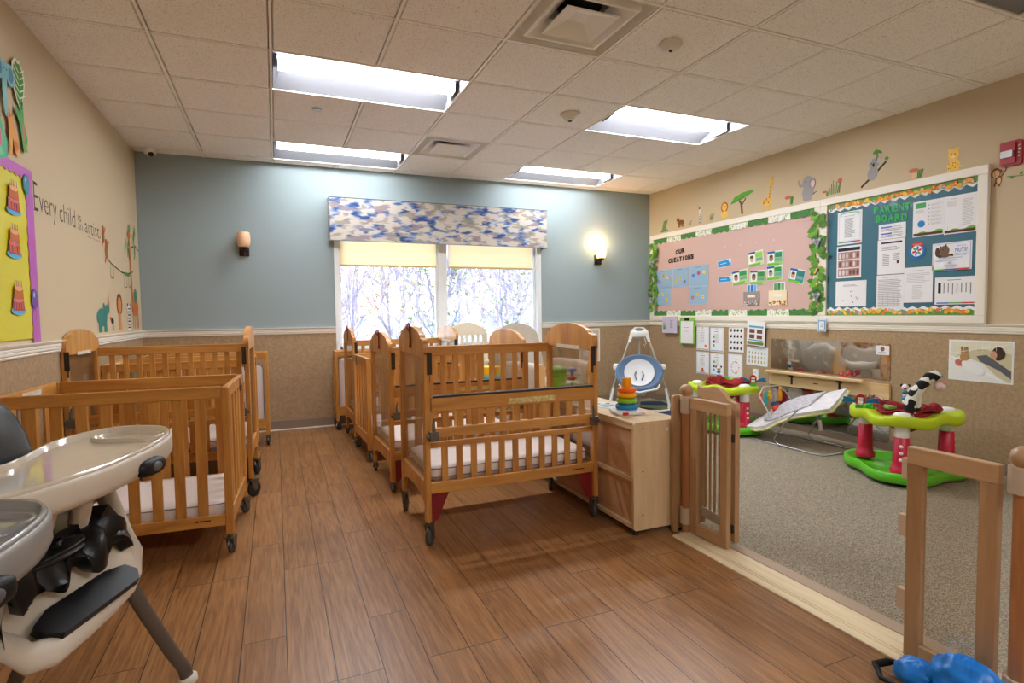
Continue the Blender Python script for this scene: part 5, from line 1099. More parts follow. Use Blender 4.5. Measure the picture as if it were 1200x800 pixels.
# wall papers below the boards
WXF = XR-.0075
def d_lav(a, w, h): [a.face([(w*(.06+.07*k), h*.25), (w*(.14+.07*k), h*.25), (w*(.12+.08*k), h*(.85-.1*k))], GRNI) for k in range(3)]; lines(a, w*.55, w*.75, h*.3, h*.8, 6)
paper('pamphlet_holder', 'lavender pamphlet with green leaves hung on the rail under the pink board', 'pamphlet', (777, 371, 793.8, 390.4), d_lav, base=ink(206, 196, 216), x=XR-.04, thick=.012)
def d_clip(a, w, h): a.rect(w*.08, w*.92, h*.03, h*.86, PAP, .001); lines(a, w*.3, w*.7, h*.6, h*.64, 1); lines(a, w*.35, w*.65, h*.46, h*.49, 1); a.poly([(w*.35, h*.88), (w*.65, h*.88), (w*.65, h*.97), (w*.35, h*.97)], K0, .004)
paper('clipboard', 'green clipboard with white sheet hung on the rail under the pink board', 'clipboard', (797, 371.7, 814, 403.4), d_clip, base=ink(140, 200, 80), x=XR-.04, thick=.006)
def d_w(kind):
    def f(a, w, h):
        a.rect(w*.03, w*.97, h*.02, h*.98, ink(214, 222, 240)); a.rect(w*.06, w*.94, h*.05, h*.96, ink(242, 241, 243)); a.oval(w*.5, h*.93, w*.04, h*.02, ink(110, 130, 150)); lines(a, w*.3, w*.7, h*.80, h*.86, 1, ink(200, 80, 70)); cbar(a, w, h, .03, .022)
        lines(a, w*.3, w*.7, h*.35, h*.76, 8, ink(190, 190, 196))
        if kind == 0: a.oval(w*.74, h*.18, w*.10, h*.06, ink(240, 140, 40))
        if kind == 1: a.oval(w*.5, h*.12, w*.2, h*.04, ink(60, 110, 190)); a.oval(w*.5, h*.2, w*.08, h*.08, ink(200, 70, 50))
        if kind >= 2: 
            for q, c in ((.62, (90, 190, 80)), (.42, (60, 60, 80)), (.26, (80, 170, 200))): a.oval(w*.3, h*q, w*.07, h*.06, ink(*c))
    return f
paper('posted_sheet', 'lesson sheet with orange star, upper left of the four on the wainscot', 'paper', (816.3, 382, 831, 410.6), d_w(0), x=WXF); paper('posted_sheet', 'lesson sheet with red and blue figure, lower left of the four on the wainscot', 'paper', (816.3, 411.5, 831, 438.6), d_w(1), x=WXF)
paper('posted_sheet', 'lesson sheet with green and dark figures, upper right of the four on the wainscot', 'paper', (832.5, 383.5, 848, 412.6), d_w(2), x=WXF); paper('posted_sheet', 'lesson sheet with teal figures, lower right of the four on the wainscot', 'paper', (832.5, 413.5, 848, 441), d_w(3), x=WXF)
def d_dark(a, w, h):
    for r in range(4):
        for k in range(4): a.oval(w*(.17+.22*k), h*(.14+.24*r), w*.06, h*.06, ink(44, 42, 44), k+r, .00002, 8); a.oval(w*(.19+.22*k), h*(.19+.24*r), w*.03, h*.03, ink(44, 42, 44), 0, .00002, 7)
def d_ring(a, w, h):
    a.rect(w*.03, w*.97, h*.02, h*.98, ink(214, 222, 240)); a.rect(w*.06, w*.94, h*.05, h*.96, ink(242, 241, 243)); lines(a, w*.3, w*.7, h*.78, h*.82, 1, ink(200, 80, 70)); cbar(a, w, h, .03, .02)
    for k in range(12): a.oval(w*(.5+.26*math.cos(k*PI/6)), h*(.45+.24*math.sin(k*PI/6)), w*.045, h*.035, ink(220, 150, 120), 0, .00002, 7)
def d_cal(a, w, h):
    a.rect(w*.1, w*.9, h*.72, h*.80, ink(90, 170, 200))
    for r in range(2):
        for k in range(2): a.rect(w*(.14+.42*k), w*(.44+.42*k), h*(.28+.22*r), h*(.44+.22*r), ink(120, 70, 56))
    a.rect(w*.05, w*.95, h*.04, h*.16, ink(110, 130, 60)); a.rect(w*.1, w*.9, h*.2, h*.24, ink(70, 150, 200))
def d_cal2(a, w, h):
    a.rect(w*.02, w*.98, h*.02, h*.98, ink(226, 232, 236)); lines(a, w*.2, w*.8, h*.9, h*.94, 1)
    for r in range(3):
        for k in range(6): a.oval(w*(.14+.145*k), h*(.2+.24*r), w*.035, h*.09, ink(196, 160, 100), 0, .00002, 7)
paper('sign_chart', 'chart of small dark hand figures on the wainscot', 'paper', (854, 383, 871.6, 413), d_dark, x=WXF); paper('posted_sheet', 'sheet with a ring of orange figures on the wainscot', 'paper', (853.4, 414.3, 870, 444), d_ring, x=WXF)
paper('posted_sheet', 'picture sheet with brown photos hanging over the chair rail', 'paper', (875, 375, 895.7, 404.6), d_cal, x=XR-.036, tilt=-.06); paper('posted_sheet', 'wide chart with rows of tan figures on the wainscot', 'paper', (874.8, 405.4, 899.5, 429), d_cal2, x=WXF, tilt=-.03)
def d_badge(a, w, h): a.rect(w*.1, w*.9, h*.05, h*.85, ink(90, 150, 210)); a.rect(w*.2, w*.8, h*.15, h*.78, PAP); lines(a, w*.35, w*.65, h*.3, h*.65, 3)
paper('badge_holder', 'small blue badge holder hanging below the gap between the boards', 'badge', (958.5, 373, 968, 388.3), d_badge, x=XR-.04, thick=.003, base=ink(210, 224, 236))
# newborn poster
def d_photo(a, w, h):
    W_ = lambda x, y: (w*x, h*y)
    a.rect(w*.03, w*.97, h*.04, h*.96, ink(206, 196, 160)); a.face([W_(.03, .04), W_(.03, .5), W_(.2, .62), W_(.55, .45), W_(.85, .04)], ink(236, 234, 232)); a.face([W_(.03, .5), W_(.03, .96), W_(.97, .96), W_(.97, .7), W_(.5, .8), W_(.15, .62)], ink(226, 222, 200))
    a.face([W_(.03, .56), W_(.06, .6), W_(.9, .06), W_(.84, .04)], ink(244, 244, 244)); a.face([W_(.45, .62), W_(.6, .66), W_(.97, .30), W_(.97, .12), W_(.8, .3), W_(.5, .5)], ink(96, 96, 104)); a.oval(w*.78, h*.70, w*.1, h*.16, ink(70, 46, 34)); a.oval(w*.71, h*.66, w*.05, h*.1, ink(206, 156, 126))
    a.oval(w*.26, h*.72, w*.06, h*.11, ink(170, 130, 80)); a.oval(w*.26, h*.58, w*.07, h*.11, ink(180, 140, 90)); a.oval(w*.22, h*.80, w*.02, h*.04, ink(150, 110, 66)); a.oval(w*.30, h*.80, w*.02, h*.04, ink(150, 110, 66)); a.oval(w*.18, h*.44, w*.07, h*.075, ink(206, 110, 86), -.4); a.oval(w*.4, h*.33, w*.2, h*.12, ink(240, 238, 238), -.5)
    for k in range(9): a.line([W_(.05+.1*k, .62+.02*k), W_(.05+.1*k, .96)], .0018, ink(240, 238, 226), .00005)
    a.line([W_(.03, .66), W_(.97, .93)], .003, ink(246, 244, 236))
paper('photo_poster', 'photo print of a child leaning over a newborn in a white crib', 'poster', (1112.5, 397.5, 1187.5, 451), d_photo, x=WXF, base=mat('photo_margin', (240, 240, 238), .3))
y, z = rwp(1199, 407); 
for y_, z_, lab, s in ((2.837, .493, 'white wall outlet beside the pull-up bar', 1), (4.40, .50, 'white wall switch plate above the farther saucer', 0)):
    t = thing('wall_outlet', lab, 'outlet', (XR-.006, y_, z_), 0, 'white wall plates'); M_ = Mx((0, 0, 0), (0, -1, 0), (0, 0, 1), (-1, 0, 0))
    mb = MB(); mb.prism(rrect(-.036, .036, -.058, .058, .006), 0, .006, None, M_); mb.build('plate', WHITE, t, bevel=.002)
    for k in (-1, 1): mb = MB(); mb.prism(rrect(-.016, .016, k*.022-.013, k*.022+.013, .008), .006, .008, None, M_); mb.build('socket', mat('socket_ivory', (222, 220, 214), .4), t)
# acrylic mirrors and pull-up shelf
def mirror_mat():
    m = mat('acrylic_mirror', (214, 216, 218), .05, metal=1.0); nt = m.node_tree; b = nt.nodes['Principled BSDF']; N = nt.nodes.new; K = nt.links.new
    tc = N('ShaderNodeTexCoord'); n = N('ShaderNodeTexNoise'); n.inputs['Scale'].default_value = 9; n.inputs['Detail'].default_value = 10; n.inputs['Roughness'].default_value = .8; K(tc.outputs['Object'], n.inputs[0])
    r = N('ShaderNodeValToRGB'); r.color_ramp.elements[0].position = .5; r.color_ramp.elements[0].color = (.03, .03, .03, 1); r.color_ramp.elements[1].position = .75; r.color_ramp.elements[1].color = (.35, .35, .35, 1); K(n.outputs[0], r.inputs[0]); K(r.outputs[0], b.inputs['Roughness'])
    n2 = N('ShaderNodeTexNoise'); n2.inputs['Scale'].default_value = 2.2; K(tc.outputs['Object'], n2.inputs[0]); bp = N('ShaderNodeBump'); bp.inputs['Strength'].default_value = .35; bp.inputs['Distance'].default_value = .02; K(n2.outputs[0], bp.inputs['Height']); K(bp.outputs[0], b.inputs['Normal']); return m
MIR = mirror_mat()
for z0, z1, lab in ((.585, .884, 'scuffed acrylic mirror above the pull-up bar'), (.07, .42, 'low acrylic mirror under the pull-up bar behind the bouncer')):
    mb = MB(); mb.prism(rrect(-.598, .598, 0, z1-z0, .018), 0, .004, None, Mx((XR-.0065, 3.607, z0), (0, -1, 0), (0, 0, 1), (-1, 0, 0))); o = mb.build('wall_mirror', MIR); tag(o, lab, 'mirror')
a = Art(RWM(3.13, .79, XR-.0108)); a.poly([(0, 0), (.11, 0), (.11, .075), (0, .075)], PAP, .001); a.oval(.055, .048, .018, .02, ink(150, 110, 90)); lines(a, .02, .09, .008, .025, 2); tag(a.build('sticker', None), 'small white care sticker in the corner of the upper mirror', 'sticker')
t = thing('pull_up_bar', 'pale pine rail with grab bar on metal brackets between the two mirrors', 'shelf', (XR-.006, 3.607, 0))
mb = MB(); mb.bx(-.022, 0, -.605, .605, .425, .552); mb.build('back_board', PINY, t, bevel=.003)
mb = MB(); mb.bx(-.085, -.055, -.42, .60, .545, .575); mb.build('grab_bar', PINY, t, bevel=.008)
mb = MB(); mb.bx(-.056, -.0, -.35, .60, .553, .563); mb.build('ledge', PINY, t, bevel=.002)
for yy in (.33, -.17): mb = MB(); mb.tube([(-.023, yy, .45), (-.024, yy, .52), (-.05, yy, .535), (-.07, yy, .55)], [.012, .010, .008, .008], None, 8, flat=(1, .6)); mb.tube([(-.023, yy+.03, .535), (-.024, yy-.02, .525)], .007, None, 6); mb.build('bracket', DKM, t)
mb = MB(); mb.box((-.024, .07, .485), (.003, .05, .008)); mb.build('burned_mark', DKM, t)
t = thing('flower_rattle', 'red flower rattle resting on the pull-up bar', 'toy', (XR-.07, 3.36, .575))
for k, (a1, b1) in enumerate(((-.03, .045), (.03, .035))): mb = MB(); [mb.ell((0, a1+.016*math.cos(j*PI/2.5), b1+.016*math.sin(j*PI/2.5)), (.008, .011, .011), None, 8, 6) for j in range(5)]; mb.build('petal_head', mat('rattle_red', (206, 60, 70), .4), t); mb = MB(); mb.ell((-.008, a1, b1), .009, None, 10, 6); mb.build('flower_center', mat('rattle_orange', (246, 170, 60), .4), t)
mb = MB(); mb.tube([(0, -.03, .03), (0, 0, .006), (0, .03, .02)], .006, None, 6); mb.build('rattle_handle', MATS['rattle_red'], t)
# picture by the window corner
def bwp(u, v): p = ray(u, v, 1, YB-.007); return p.x, p.z
x0, z1 = bwp(679, 385); x1, z0 = bwp(703, 423); a = Art(BWM(x0, z0, YB-.0065)); w_, h_ = x1-x0, z1-z0
a.poly([(0, 0), (w_, 0), (w_, h_), (0, h_)], PAP, .0012); a.rect(w_*.05, w_*.95, h_*.04, h_*.96, ink(214, 196, 170)); a.oval(w_*.6, h_*.45, w_*.28, h_*.24, ink(196, 120, 96)); a.oval(w_*.6, h_*.7, w_*.2, h_*.12, ink(120, 70, 50)); a.oval(w_*.35, h_*.25, w_*.22, h_*.1, ink(226, 226, 222)); tag(a.build('photo_print', None), 'small photo print of a baby face on the wainscot right of the window', 'picture')

# ------------------------------------------------------------------ animal decals
class Dec(Art):
    def __init__(s, M, k): super().__init__(M @ Matrix.Scale(k, 4)); s.h = .002
BRN, TAN, ORG, GRY, YEL = ink(128, 76, 44), ink(226, 190, 140), ink(230, 130, 50), ink(160, 156, 156), ink(246, 200, 90)
def legs(a, xs, y0, y1, w, m): [a.rect(x-w/2, x+w/2, y0, y1, m) for x in xs]
def bear(a): legs(a, (.25, .4, .62, .78), 0, .35, .12, BRN); a.oval(.5, .45, .35, .22, BRN); a.oval(.2, .62, .18, .2, BRN); a.oval(.08, .8, .06, .07, BRN); a.oval(.3, .82, .06, .07, BRN); a.oval(.16, .56, .08, .07, TAN); a.oval(.15, .68, .02, .02, K0)
def zebra_d(a): a.oval(.5, .3, .2, .26, GRY); a.oval(.42, .72, .14, .16, ink(226, 224, 222)); a.oval(.4, .95, .07, .07, K0); legs(a, (.38, .62), 0, .25, .12, GRY); [a.rect(.34, .66, .15+.11*k, .19+.11*k, ink(226, 224, 222)) for k in range(4)]; a.oval(.36, .72, .02, .02, K0); a.line([(.68, .3), (.85, .45)], .04, GRY)
def lion(a): a.oval(.5, .66, .36, .32, ink(206, 108, 36)); a.oval(.5, .22, .34, .22, YEL); a.oval(.5, .66, .24, .22, YEL); a.oval(.42, .7, .03, .03, K0); a.oval(.58, .7, .03, .03, K0); a.oval(.5, .62, .05, .03, BRN); legs(a, (.35, .62), 0, .2, .14, YEL)
def tree_d(a): a.line([(.55, 0), (.5, .5), (.35, .75)], .09, BRN); a.line([(.52, .4), (.7, .7)], .06, BRN); a.face([(0, .55), (.2, .85), (.55, .98), (.95, 1.0), (1.05, .92), (.8, .78), (.5, .66), (.2, .58)], ink(96, 168, 60)); a.face([(.1, .62), (.5, .75), (.85, .88), (.5, .7)], ink(70, 134, 46))
def giraffe(a): legs(a, (.2, .38, .55, .7), 0, .22, .1, ink(236, 180, 80)); a.oval(.45, .28, .35, .13, ink(240, 190, 90)); a.line([(.65, .3), (.8, .82)], .17, ink(240, 190, 90)); a.oval(.85, .88, .17, .08, ink(240, 190, 90)); a.rect(.78, .82, .94, 1.0, BRN); a.rect(.9, .94, .94, 1, BRN); [a.oval(.25+.12*(k % 4), .24+.05*(k % 3), .045, .03, ink(190, 110, 40), k, .0002) for k in range(6)]; [a.oval(.68+.03*k, .40+.1*k, .04, .025, ink(190, 110, 40), 1, .0002) for k in range(4)]
def elephant(a): a.oval(.52, .3, .3, .28, GRY); legs(a, (.35, .5, .65), 0, .2, .15, GRY); a.oval(.5, .68, .27, .27, GRY); a.oval(.76, .62, .17, .2, ink(150, 144, 144)); a.oval(.78, .60, .11, .14, ink(226, 190, 186)); a.line([(.28, .6), (.12, .62), (.06, .85)], .1, GRY); a.oval(.42, .72, .025, .03, K0); a.line([(.8, .2), (.98, .28)], .03, K0)
def koala(a): a.line([(0, 0), (.5, .3), (.95, .62)], .07, ink(60, 54, 52)); a.oval(.45, .35, .2, .22, GRY, -.5); a.oval(.5, .64, .2, .16, GRY); a.oval(.32, .76, .1, .09, ink(190, 186, 186)); a.oval(.68, .72, .1, .09, ink(190, 186, 186)); a.oval(.48, .6, .04, .06, K0); a.oval(.4, .66, .02, .02, K0); a.oval(.57, .66, .02, .02, K0); a.line([(.6, .7), (.62, .98)], .03, GRN2); a.oval(.55, .98, .1, .05, GRNI, .5); a.oval(.72, .95, .1, .04, GRNI, -.5); a.oval(.98, .7, .07, .05, GRNI)
def leopard(a): a.oval(.5, .25, .34, .25, YEL); legs(a, (.3, .7), 0, .14, .2, YEL); a.oval(.5, .68, .28, .26, YEL); a.oval(.3, .9, .09, .09, YEL); a.oval(.7, .9, .09, .09, YEL); a.oval(.5, .6, .1, .08, ink(250, 230, 180)); a.oval(.42, .7, .03, .03, K0); a.oval(.58, .7, .03, .03, K0); [a.oval(.28+.11*(k % 5), .12+.1*(k % 3), .03, .025, BRN, 0, .0002) for k in range(9)]; a.line([(.82, .15), (1.05, .12)], .06, YEL)
def monkey(a): a.line([(.55, .4), (.9, .75), (.95, .95)], .08, BRN); a.line([(.35, .3), (.25, .05)], .09, BRN); a.line([(.55, .25), (.55, .02)], .09, BRN); a.oval(.5, .32, .2, .22, BRN); a.oval(.52, .3, .13, .16, TAN); a.oval(.35, .68, .28, .25, BRN); a.oval(.08, .64, .08, .09, BRN); a.oval(.64, .74, .08, .09, BRN); a.oval(.36, .64, .21, .18, TAN); a.oval(.28, .68, .025, .03, K0); a.oval(.45, .7, .025, .03, K0); a.line([(.3, .56), (.42, .57)], .02, BRN)
def tuft(a): [a.line([(.1+.1*k, 0), (.05+.12*k, .4+.5*((k*7) % 5)/5)], .05, GRN2 if k % 2 else GRNI) for k in range(6)]; a.oval(.75, .7, .14, .14, ink(210, 96, 70)); a.line([(.72, 0), (.75, .6)], .05, GRN2)
def mush(a): a.rect(.4, .55, 0, .6, TAN); a.oval(.48, .7, .3, .18, ink(206, 110, 90)); [a.line([(.7+.07*k, 0), (.75+.09*k, .7)], .05, GRNI) for k in range(4)]
def fern(a): a.line([(.3, 0), (.6, .95)], .05, GRN2); [a.oval(.34+.05*k+s*.12, .15+.13*k, .16, .06, ink(96, 140, 80), s*.5+.5, .0002) for k in range(6) for s in (-1, 1)]; [a.oval(.1+.16*k, .08, .12, .08, ink(110, 150, 100), .5, .0002) for k in range(5)]
def decal(lab, fn, cu, cv, w, h, wall='R', cat='wall sticker'):
    """(cu, cv): base centre in the photo; w, h in metres"""
    if wall == 'R': p = ray(cu, cv, 0, XR-.001); M = RWM(p.y+w/2, p.z, XR-.0005)
    else: p = ray(cu, cv, 0, XL+.001); M = LWM(p.y-w/2, p.z, XL+.0005)
    a = Art(M @ Matrix.Diagonal((w, h, 1, 1))); fn(a); o = a.build('wall_decal', None); tag(o, lab, cat, 'animal wall stickers'); return o
for lab, fn, u, v, w, h in (('green fern sticker above the corner end of the pink board', fern, 779.5, 271.5, .17, .16), ('brown bear sticker above the pink board', bear, 798, 266, .17, .13), ('zebra sticker above the pink board', zebra_d, 820.5, 262, .12, .19), ('orange lion sticker above the pink board', lion, 849, 255.5, .15, .18), ('green acacia tree sticker above the pink board', tree_d, 868.5, 251, .32, .23), ('tall giraffe sticker above the pink board', giraffe, 899, 246.5, .16, .32), ('pink mushroom and grass sticker beside the giraffe', mush, 923.5, 240, .12, .10), ('grey elephant sticker above the pink board', elephant, 946, 235, .21, .24), ('red flower tuft sticker above the gap between the boards', tuft, 980, 226.5, .14, .15), ('small grass tuft sticker left of the lion', tuft, 834.5, 257.5, .08, .08), ('small sprout sticker right of the bear', tuft, 809, 263.5, .07, .06), ('small red blossom sticker left of the flower tuft', mush, 966.5, 230.5, .08, .06), ('grey koala sticker on a branch above the teal board', koala, 1024, 216.5, .22, .27), ('mushroom sticker above the teal board', mush, 1071, 209.5, .13, .09), ('spotted leopard sticker above the teal board', leopard, 1117, 200, .13, .17), ('brown monkey sticker swinging right of the teal board', monkey, 1170, 219, .10, .14)):
    decal(lab, fn, u, v, w, h)
p = ray(1180, 207, 0, XR-.001); a = Art(RWM(p.y, p.z, XR-.0005)); a.line([(0, 0), (.08, -.01), (.18, .0), (.3, .03)], .005, GRN2); [a.oval(.03+.05*k, -.012+.02*(k % 2), .012, .009, GRNI, k, .0002) for k in range(6)]; tag(a.build('wall_decal', None), 'green vine sticker running right from the monkey', 'wall sticker', 'animal wall stickers')

# ================================================================== LEFT WALL
def lwp(u, v, x=XL+.002): p = ray(u, v, 0, x); return p.y, p.z
t = thing('birthday_board', 'yellow board with purple scalloped border on the left wall', 'bulletin board', (0, 0, 0))
yr, _ = lwp(33, 300); yr2, _ = lwp(40, 300); _, zt = lwp(36, 202); zb = 1.075; yl = 2.55
mb = MB(); mb.grid(lambda u, v: (XL+.008+.0025*mnoise.noise(V((u*9, v*6, 2))), yl+(yr-yl)*u, zb+(zt-zb-.03)*v), 30, 24); mb.bx(XL+.001, XL+.006, yl, yr, zb, zt-.03); mb.build('yellow_backing', mat('yellow_backing', (226, 214, 28), .35, coat=.3), t)
PURP = mat('purple_border', (196, 92, 190), .35, coat=.3)
a = Art(LWM(0, 0, XL+.010)); n = 22
a.poly([(yr2, zt), (yr2+.004, zb-.02)]+[(yr-.014*(k % 2)-.006, zb-.02+(zt-zb-.02)*k/n) for k in range(n+1)], PURP, .0008)
a.poly([(yl, zt), (yr2, zt)]+[(yr2-(yr2-yl)*k/40, zt-.05-.014*(k % 2)) for k in range(41)], PURP, .0008); a.build('scalloped_border', None, t)
def cake(a):
    a.oval(.5, .12, .5, .12, ink(90, 180, 220)); a.face([(.10, .12), (.90, .12), (.86, .45), (.14, .45)], ink(170, 80, 110)); a.oval(.5, .45, .37, .1, ink(230, 140, 160)); [a.rect(.20+.16*k, .27+.16*k, .16, .42, ink(236, 120, 60)) for k in range(4)]
    a.face([(.18, .45), (.82, .45), (.78, .78), (.22, .78)], ink(200, 110, 60)); a.oval(.5, .78, .29, .1, ink(236, 180, 120)); [a.line([(.36+.1*k, .8), (.33+.11*k, .98)], .03, ink(*[(110, 60, 140), (200, 60, 60), (60, 130, 180)][k % 3])) for k in range(4)]
yr2 = yr2
for (u, v, nm) in ((13, 252, 'upper'), (14, 303, 'middle'), (19, 369, 'lower')):
    y, z = lwp(u, v); a = Art(LWM(y-.085, z, XL+.013) @ Matrix.Diagonal((.17, .17, 1, 1))); a.h = .001; cake(a); tag(a.build('cake_cutout', None), {'upper': 'topmost', 'middle': 'middle', 'lower': 'lowest'}[nm]+' paper birthday cake on the yellow board', 'cutout', 'paper birthday cakes')
for (u, v, c, lab) in ((27, 216, (50, 140, 160), 'teal paper balloon on the upper corner of the yellow board'), (37, 350, (110, 60, 160), 'purple paper balloon on the edge of the yellow board')):
    y, z = lwp(u, v); a = Art(LWM(y, z, XL+.014)); m_ = mat('balloon_%d' % c[0], c, .3, coat=.5); a.poly([(.04*math.cos(2*PI*k/20), .052*math.sin(2*PI*k/20)) for k in range(20)], m_, .002); a.face([(-.008, -.06), (.008, -.06), (0, -.048)], m_); a.line([(0, -.06), (.008, -.085), (-.004, -.11)], .003, ink(80, 110, 40)); a.oval(-.012, .02, .007, .014, ink(200, 226, 232)); tag(a.build('balloon_cutout', None), lab, 'cutout')
def monstera(a): a.poly([(.5, 0), (.72, .15), (.85, .35), (.95, .6), (.85, .85), (.6, 1.0), (.5, .95), (.35, 1.0), (.1, .85), (.05, .6), (.15, .3), (.3, .12)], ink(236, 240, 220), .001); a.face([(.5, .04), (.68, .17), (.8, .36), (.88, .6), (.8, .8), (.6, .94), (.5, .9), (.38, .94), (.18, .82), (.12, .6), (.22, .32), (.34, .15)], ink(80, 150, 60)); [a.line([(.5, .2+.13*k), (.15, .34+.13*k)], .03, ink(226, 236, 206)) for k in range(5)]; [a.line([(.5, .2+.13*k), (.86, .34+.13*k)], .03, ink(226, 236, 206)) for k in range(5)]
def eleph(a): m_ = ink(130, 190, 196); a.poly([(.4, .75), (.34, .5), (.44, 0), (.54, 0), (.56, .5), (.62, .75)], m_, .001); a.oval(.22, .78, .22, .2, m_); a.oval(.78, .78, .22, .2, m_); a.oval(.22, .78, .13, .13, ink(90, 140, 170)); a.oval(.78, .78, .13, .13, ink(90, 140, 170)); a.oval(.5, .8, .17, .16, m_); a.oval(.44, .82, .02, .02, K0); a.oval(.56, .82, .02, .02, K0)
def gir2(a): m_ = ink(226, 160, 80); a.poly([(.3, 0), (.42, 0), (.5, .4), (.6, .1), (.9, .05), (.8, .45), (.55, .8), (.3, .8)], m_, .001); a.oval(.42, .82, .16, .1, m_); a.oval(.65, .26, .12, .12, ink(206, 120, 60)); a.line([(.36, .88), (.33, 1)], .05, BRN); a.line([(.5, .88), (.52, 1)], .05, BRN); a.oval(.38, .84, .025, .02, K0)
def croc(a): m_ = ink(90, 170, 90); a.poly([(.55, 0), (.85, .02), (.95, .3), (.7, .6), (.7, 1.0), (.5, 1.0), (.45, .7), (.1, .85), (.05, .7), (.35, .5), (.45, .3)], m_, .001); a.oval(.62, .4, .08, .2, ink(196, 130, 110)); a.oval(.75, .12, .08, .06, ink(220, 180, 50)); a.oval(.55, .85, .03, .02, K0)
def bird(a): m_ = ink(90, 186, 140); a.poly([(.0, .6), (.3, .95), (.7, .9), (.95, .5), (.9, .15), (.5, 0), (.1, .1)], m_, .001); a.oval(.4, .5, .3, .32, ink(226, 110, 150)); a.oval(.45, .2, .3, .12, ink(120, 200, 160))
for lab, fn, u, v, w, h in (('green and white monstera leaf cutout high on the left wall', monstera, 23, 127, .17, .24), ('light blue elephant cutout high on the left wall', eleph, 8, 136, .22, .27), ('orange giraffe cutout above the yellow board', gir2, 16, 183, .20, .22), ('green crocodile cutout right of the orange giraffe', croc, 27, 177, .15, .25), ('teal and pink bird cutout above the yellow board', bird, -2, 186, .24, .22)):
    p = ray(u, v, 0, XL+.012); a = Art(LWM(p.y-w/2, p.z, XL+.012) @ Matrix.Diagonal((w, h, 1, 1))); fn(a); tag(a.build('paper_cutout', None), lab, 'cutout')
# wall quote
QK = ink(64, 56, 52); qt_ = thing('wall_quote', 'dark lettered quotation on the beige left wall', 'wall lettering')
_, zE1 = lwp(40.5, 213); _, zb_ = lwp(41.5, 246); H_ = zE1-zb_
def put(s, u0, u1, zlo, zhi):
    a = Art(LWM(0, 0, XL+.0006)); y0, _ = lwp(u0, 250); y1, _ = lwp(u1, 260); a.text('^'+s, y0, y1, zlo, zhi, QK, .0001)
    if s == 'E':
        for zz in (0, 1): a.rect(y0-.014, y0+.04, zb_+zz*H_-.002, zb_+zz*H_+.002, QK)
    a.build('lettered_word', None, qt_)
put('E', 41, 46.3, zb_, zb_+H_); put('very', 47, 67.5, zb_-H_*.25, zb_+H_*.56)
put('child', 70, 88.5, zb_, zb_+H_*.74); put('is', 91, 95.5, zb_+H_*.36, zb_+H_*.72); put('an', 91, 96.5, zb_, zb_+H_*.27); put('artist.', 99, 117, zb_, zb_+H_*.60)
put('- PABLO PICASSO -', 99.5, 117, zb_-H_*.19, zb_-H_*.12)
# stickers on the left wall, near the corner
def rhino(a): m_ = ink(56, 128, 118); legs(a, (.3, .62), 0, .35, .2, m_); a.oval(.42, .45, .34, .28, m_); a.oval(.75, .68, .2, .16, m_, .6); a.face([(.82, .78), (.95, .8), (.88, 1.25)], ink(196, 140, 90)); a.oval(.55, .8, .06, .09, m_)
def toucan(a): a.oval(.5, .6, .3, .2, K0); a.oval(.6, .3, .12, .2, GRY); a.oval(.15, .75, .16, .12, ink(206, 80, 70)); legs(a, (.5, .65), 0, .2, .06, GRY)
def lion2(a): a.oval(.5, .7, .46, .3, ink(110, 60, 36)); a.oval(.5, .68, .3, .22, ink(206, 130, 66)); a.face([(.25, 0), (.75, 0), (.65, .45), (.35, .45)], ink(214, 140, 76))
def zeb2(a): a.rect(.25, .75, 0, .6, ink(226, 220, 212)); a.oval(.5, .78, .3, .2, ink(226, 220, 212)); [a.rect(.25, .75, .06+.12*k, .11+.12*k, K0) for k in range(7)]; a.oval(.2, .96, .1, .06, K0); a.oval(.8, .96, .1, .06, K0)
def gir3(a): m_ = ink(196, 112, 56); legs(a, (.25, .45, .7, .88), 0, .16, .08, m_); a.oval(.55, .22, .42, .09, m_); a.line([(.25, .22), (.15, .93)], .16, m_); a.oval(.12, .95, .22, .035, m_); a.oval(.6, .34, .2, .08, ink(70, 130, 100))
for lab, fn, u, v, w, h in (('teal rhinoceros sticker on the left wall', rhino, 122, 389, .40, .24), ('small toucan sticker right of the teal rhinoceros', toucan, 132.5, 387, .14, .12), ('brown maned lion sticker on the left wall', lion2, 141.5, 387, .20, .30), ('striped zebra sticker next to the brown lion', zeb2, 152, 386, .17, .22), ('tall brown giraffe sticker beside the blue wall', gir3, 159, 385, .30, .86)):
    decal(lab, fn, u, v, w, h, 'L')
a = Art(LWM(0, 0, XL+.0006)); VN = ink(70, 70, 50)
P_ = [lwp(u, v) for u, v in ((126, 303), (131, 309), (137, 314), (143, 319), (150, 321), (156, 318.5))]; a.line(P_, .012, VN); 
for u, v, w, h in ((131.5, 318, .09, .10), (147, 328, .10, .12), (152, 328, .09, .12)):
    y, z = lwp(u, v); a.line([(y-w/2, z+h/2), (y-w/2, z-h/2), (y+w/2, z-h/2), (y+w/2, z+h/2)], .006, VN)
y, z = lwp(149, 321.5); [a.oval(y-.06+.03*k, z, .02, .014, GRNI, k, .0001) for k in range(5)]
tag(a.build('wall_decal', None), 'hanging rope sticker with swings on the left wall', 'wall sticker', 'animal wall stickers')
def monk2(a): m_ = ink(176, 96, 56); a.oval(.5, .55, .25, .3, m_); a.oval(.5, .85, .2, .15, m_); a.line([(.5, .4), (.2, .1)], .12, m_); a.line([(.6, .6), (.9, .95)], .1, m_); a.oval(.55, .5, .12, .15, ink(120, 140, 90))
decal('brown monkey sticker at the upper end of the rope', monk2, 121.5, 292, .16, .18, 'L'); decal('brown monkey sticker hanging on the rope', monk2, 125.5, 311, .18, .20, 'L')
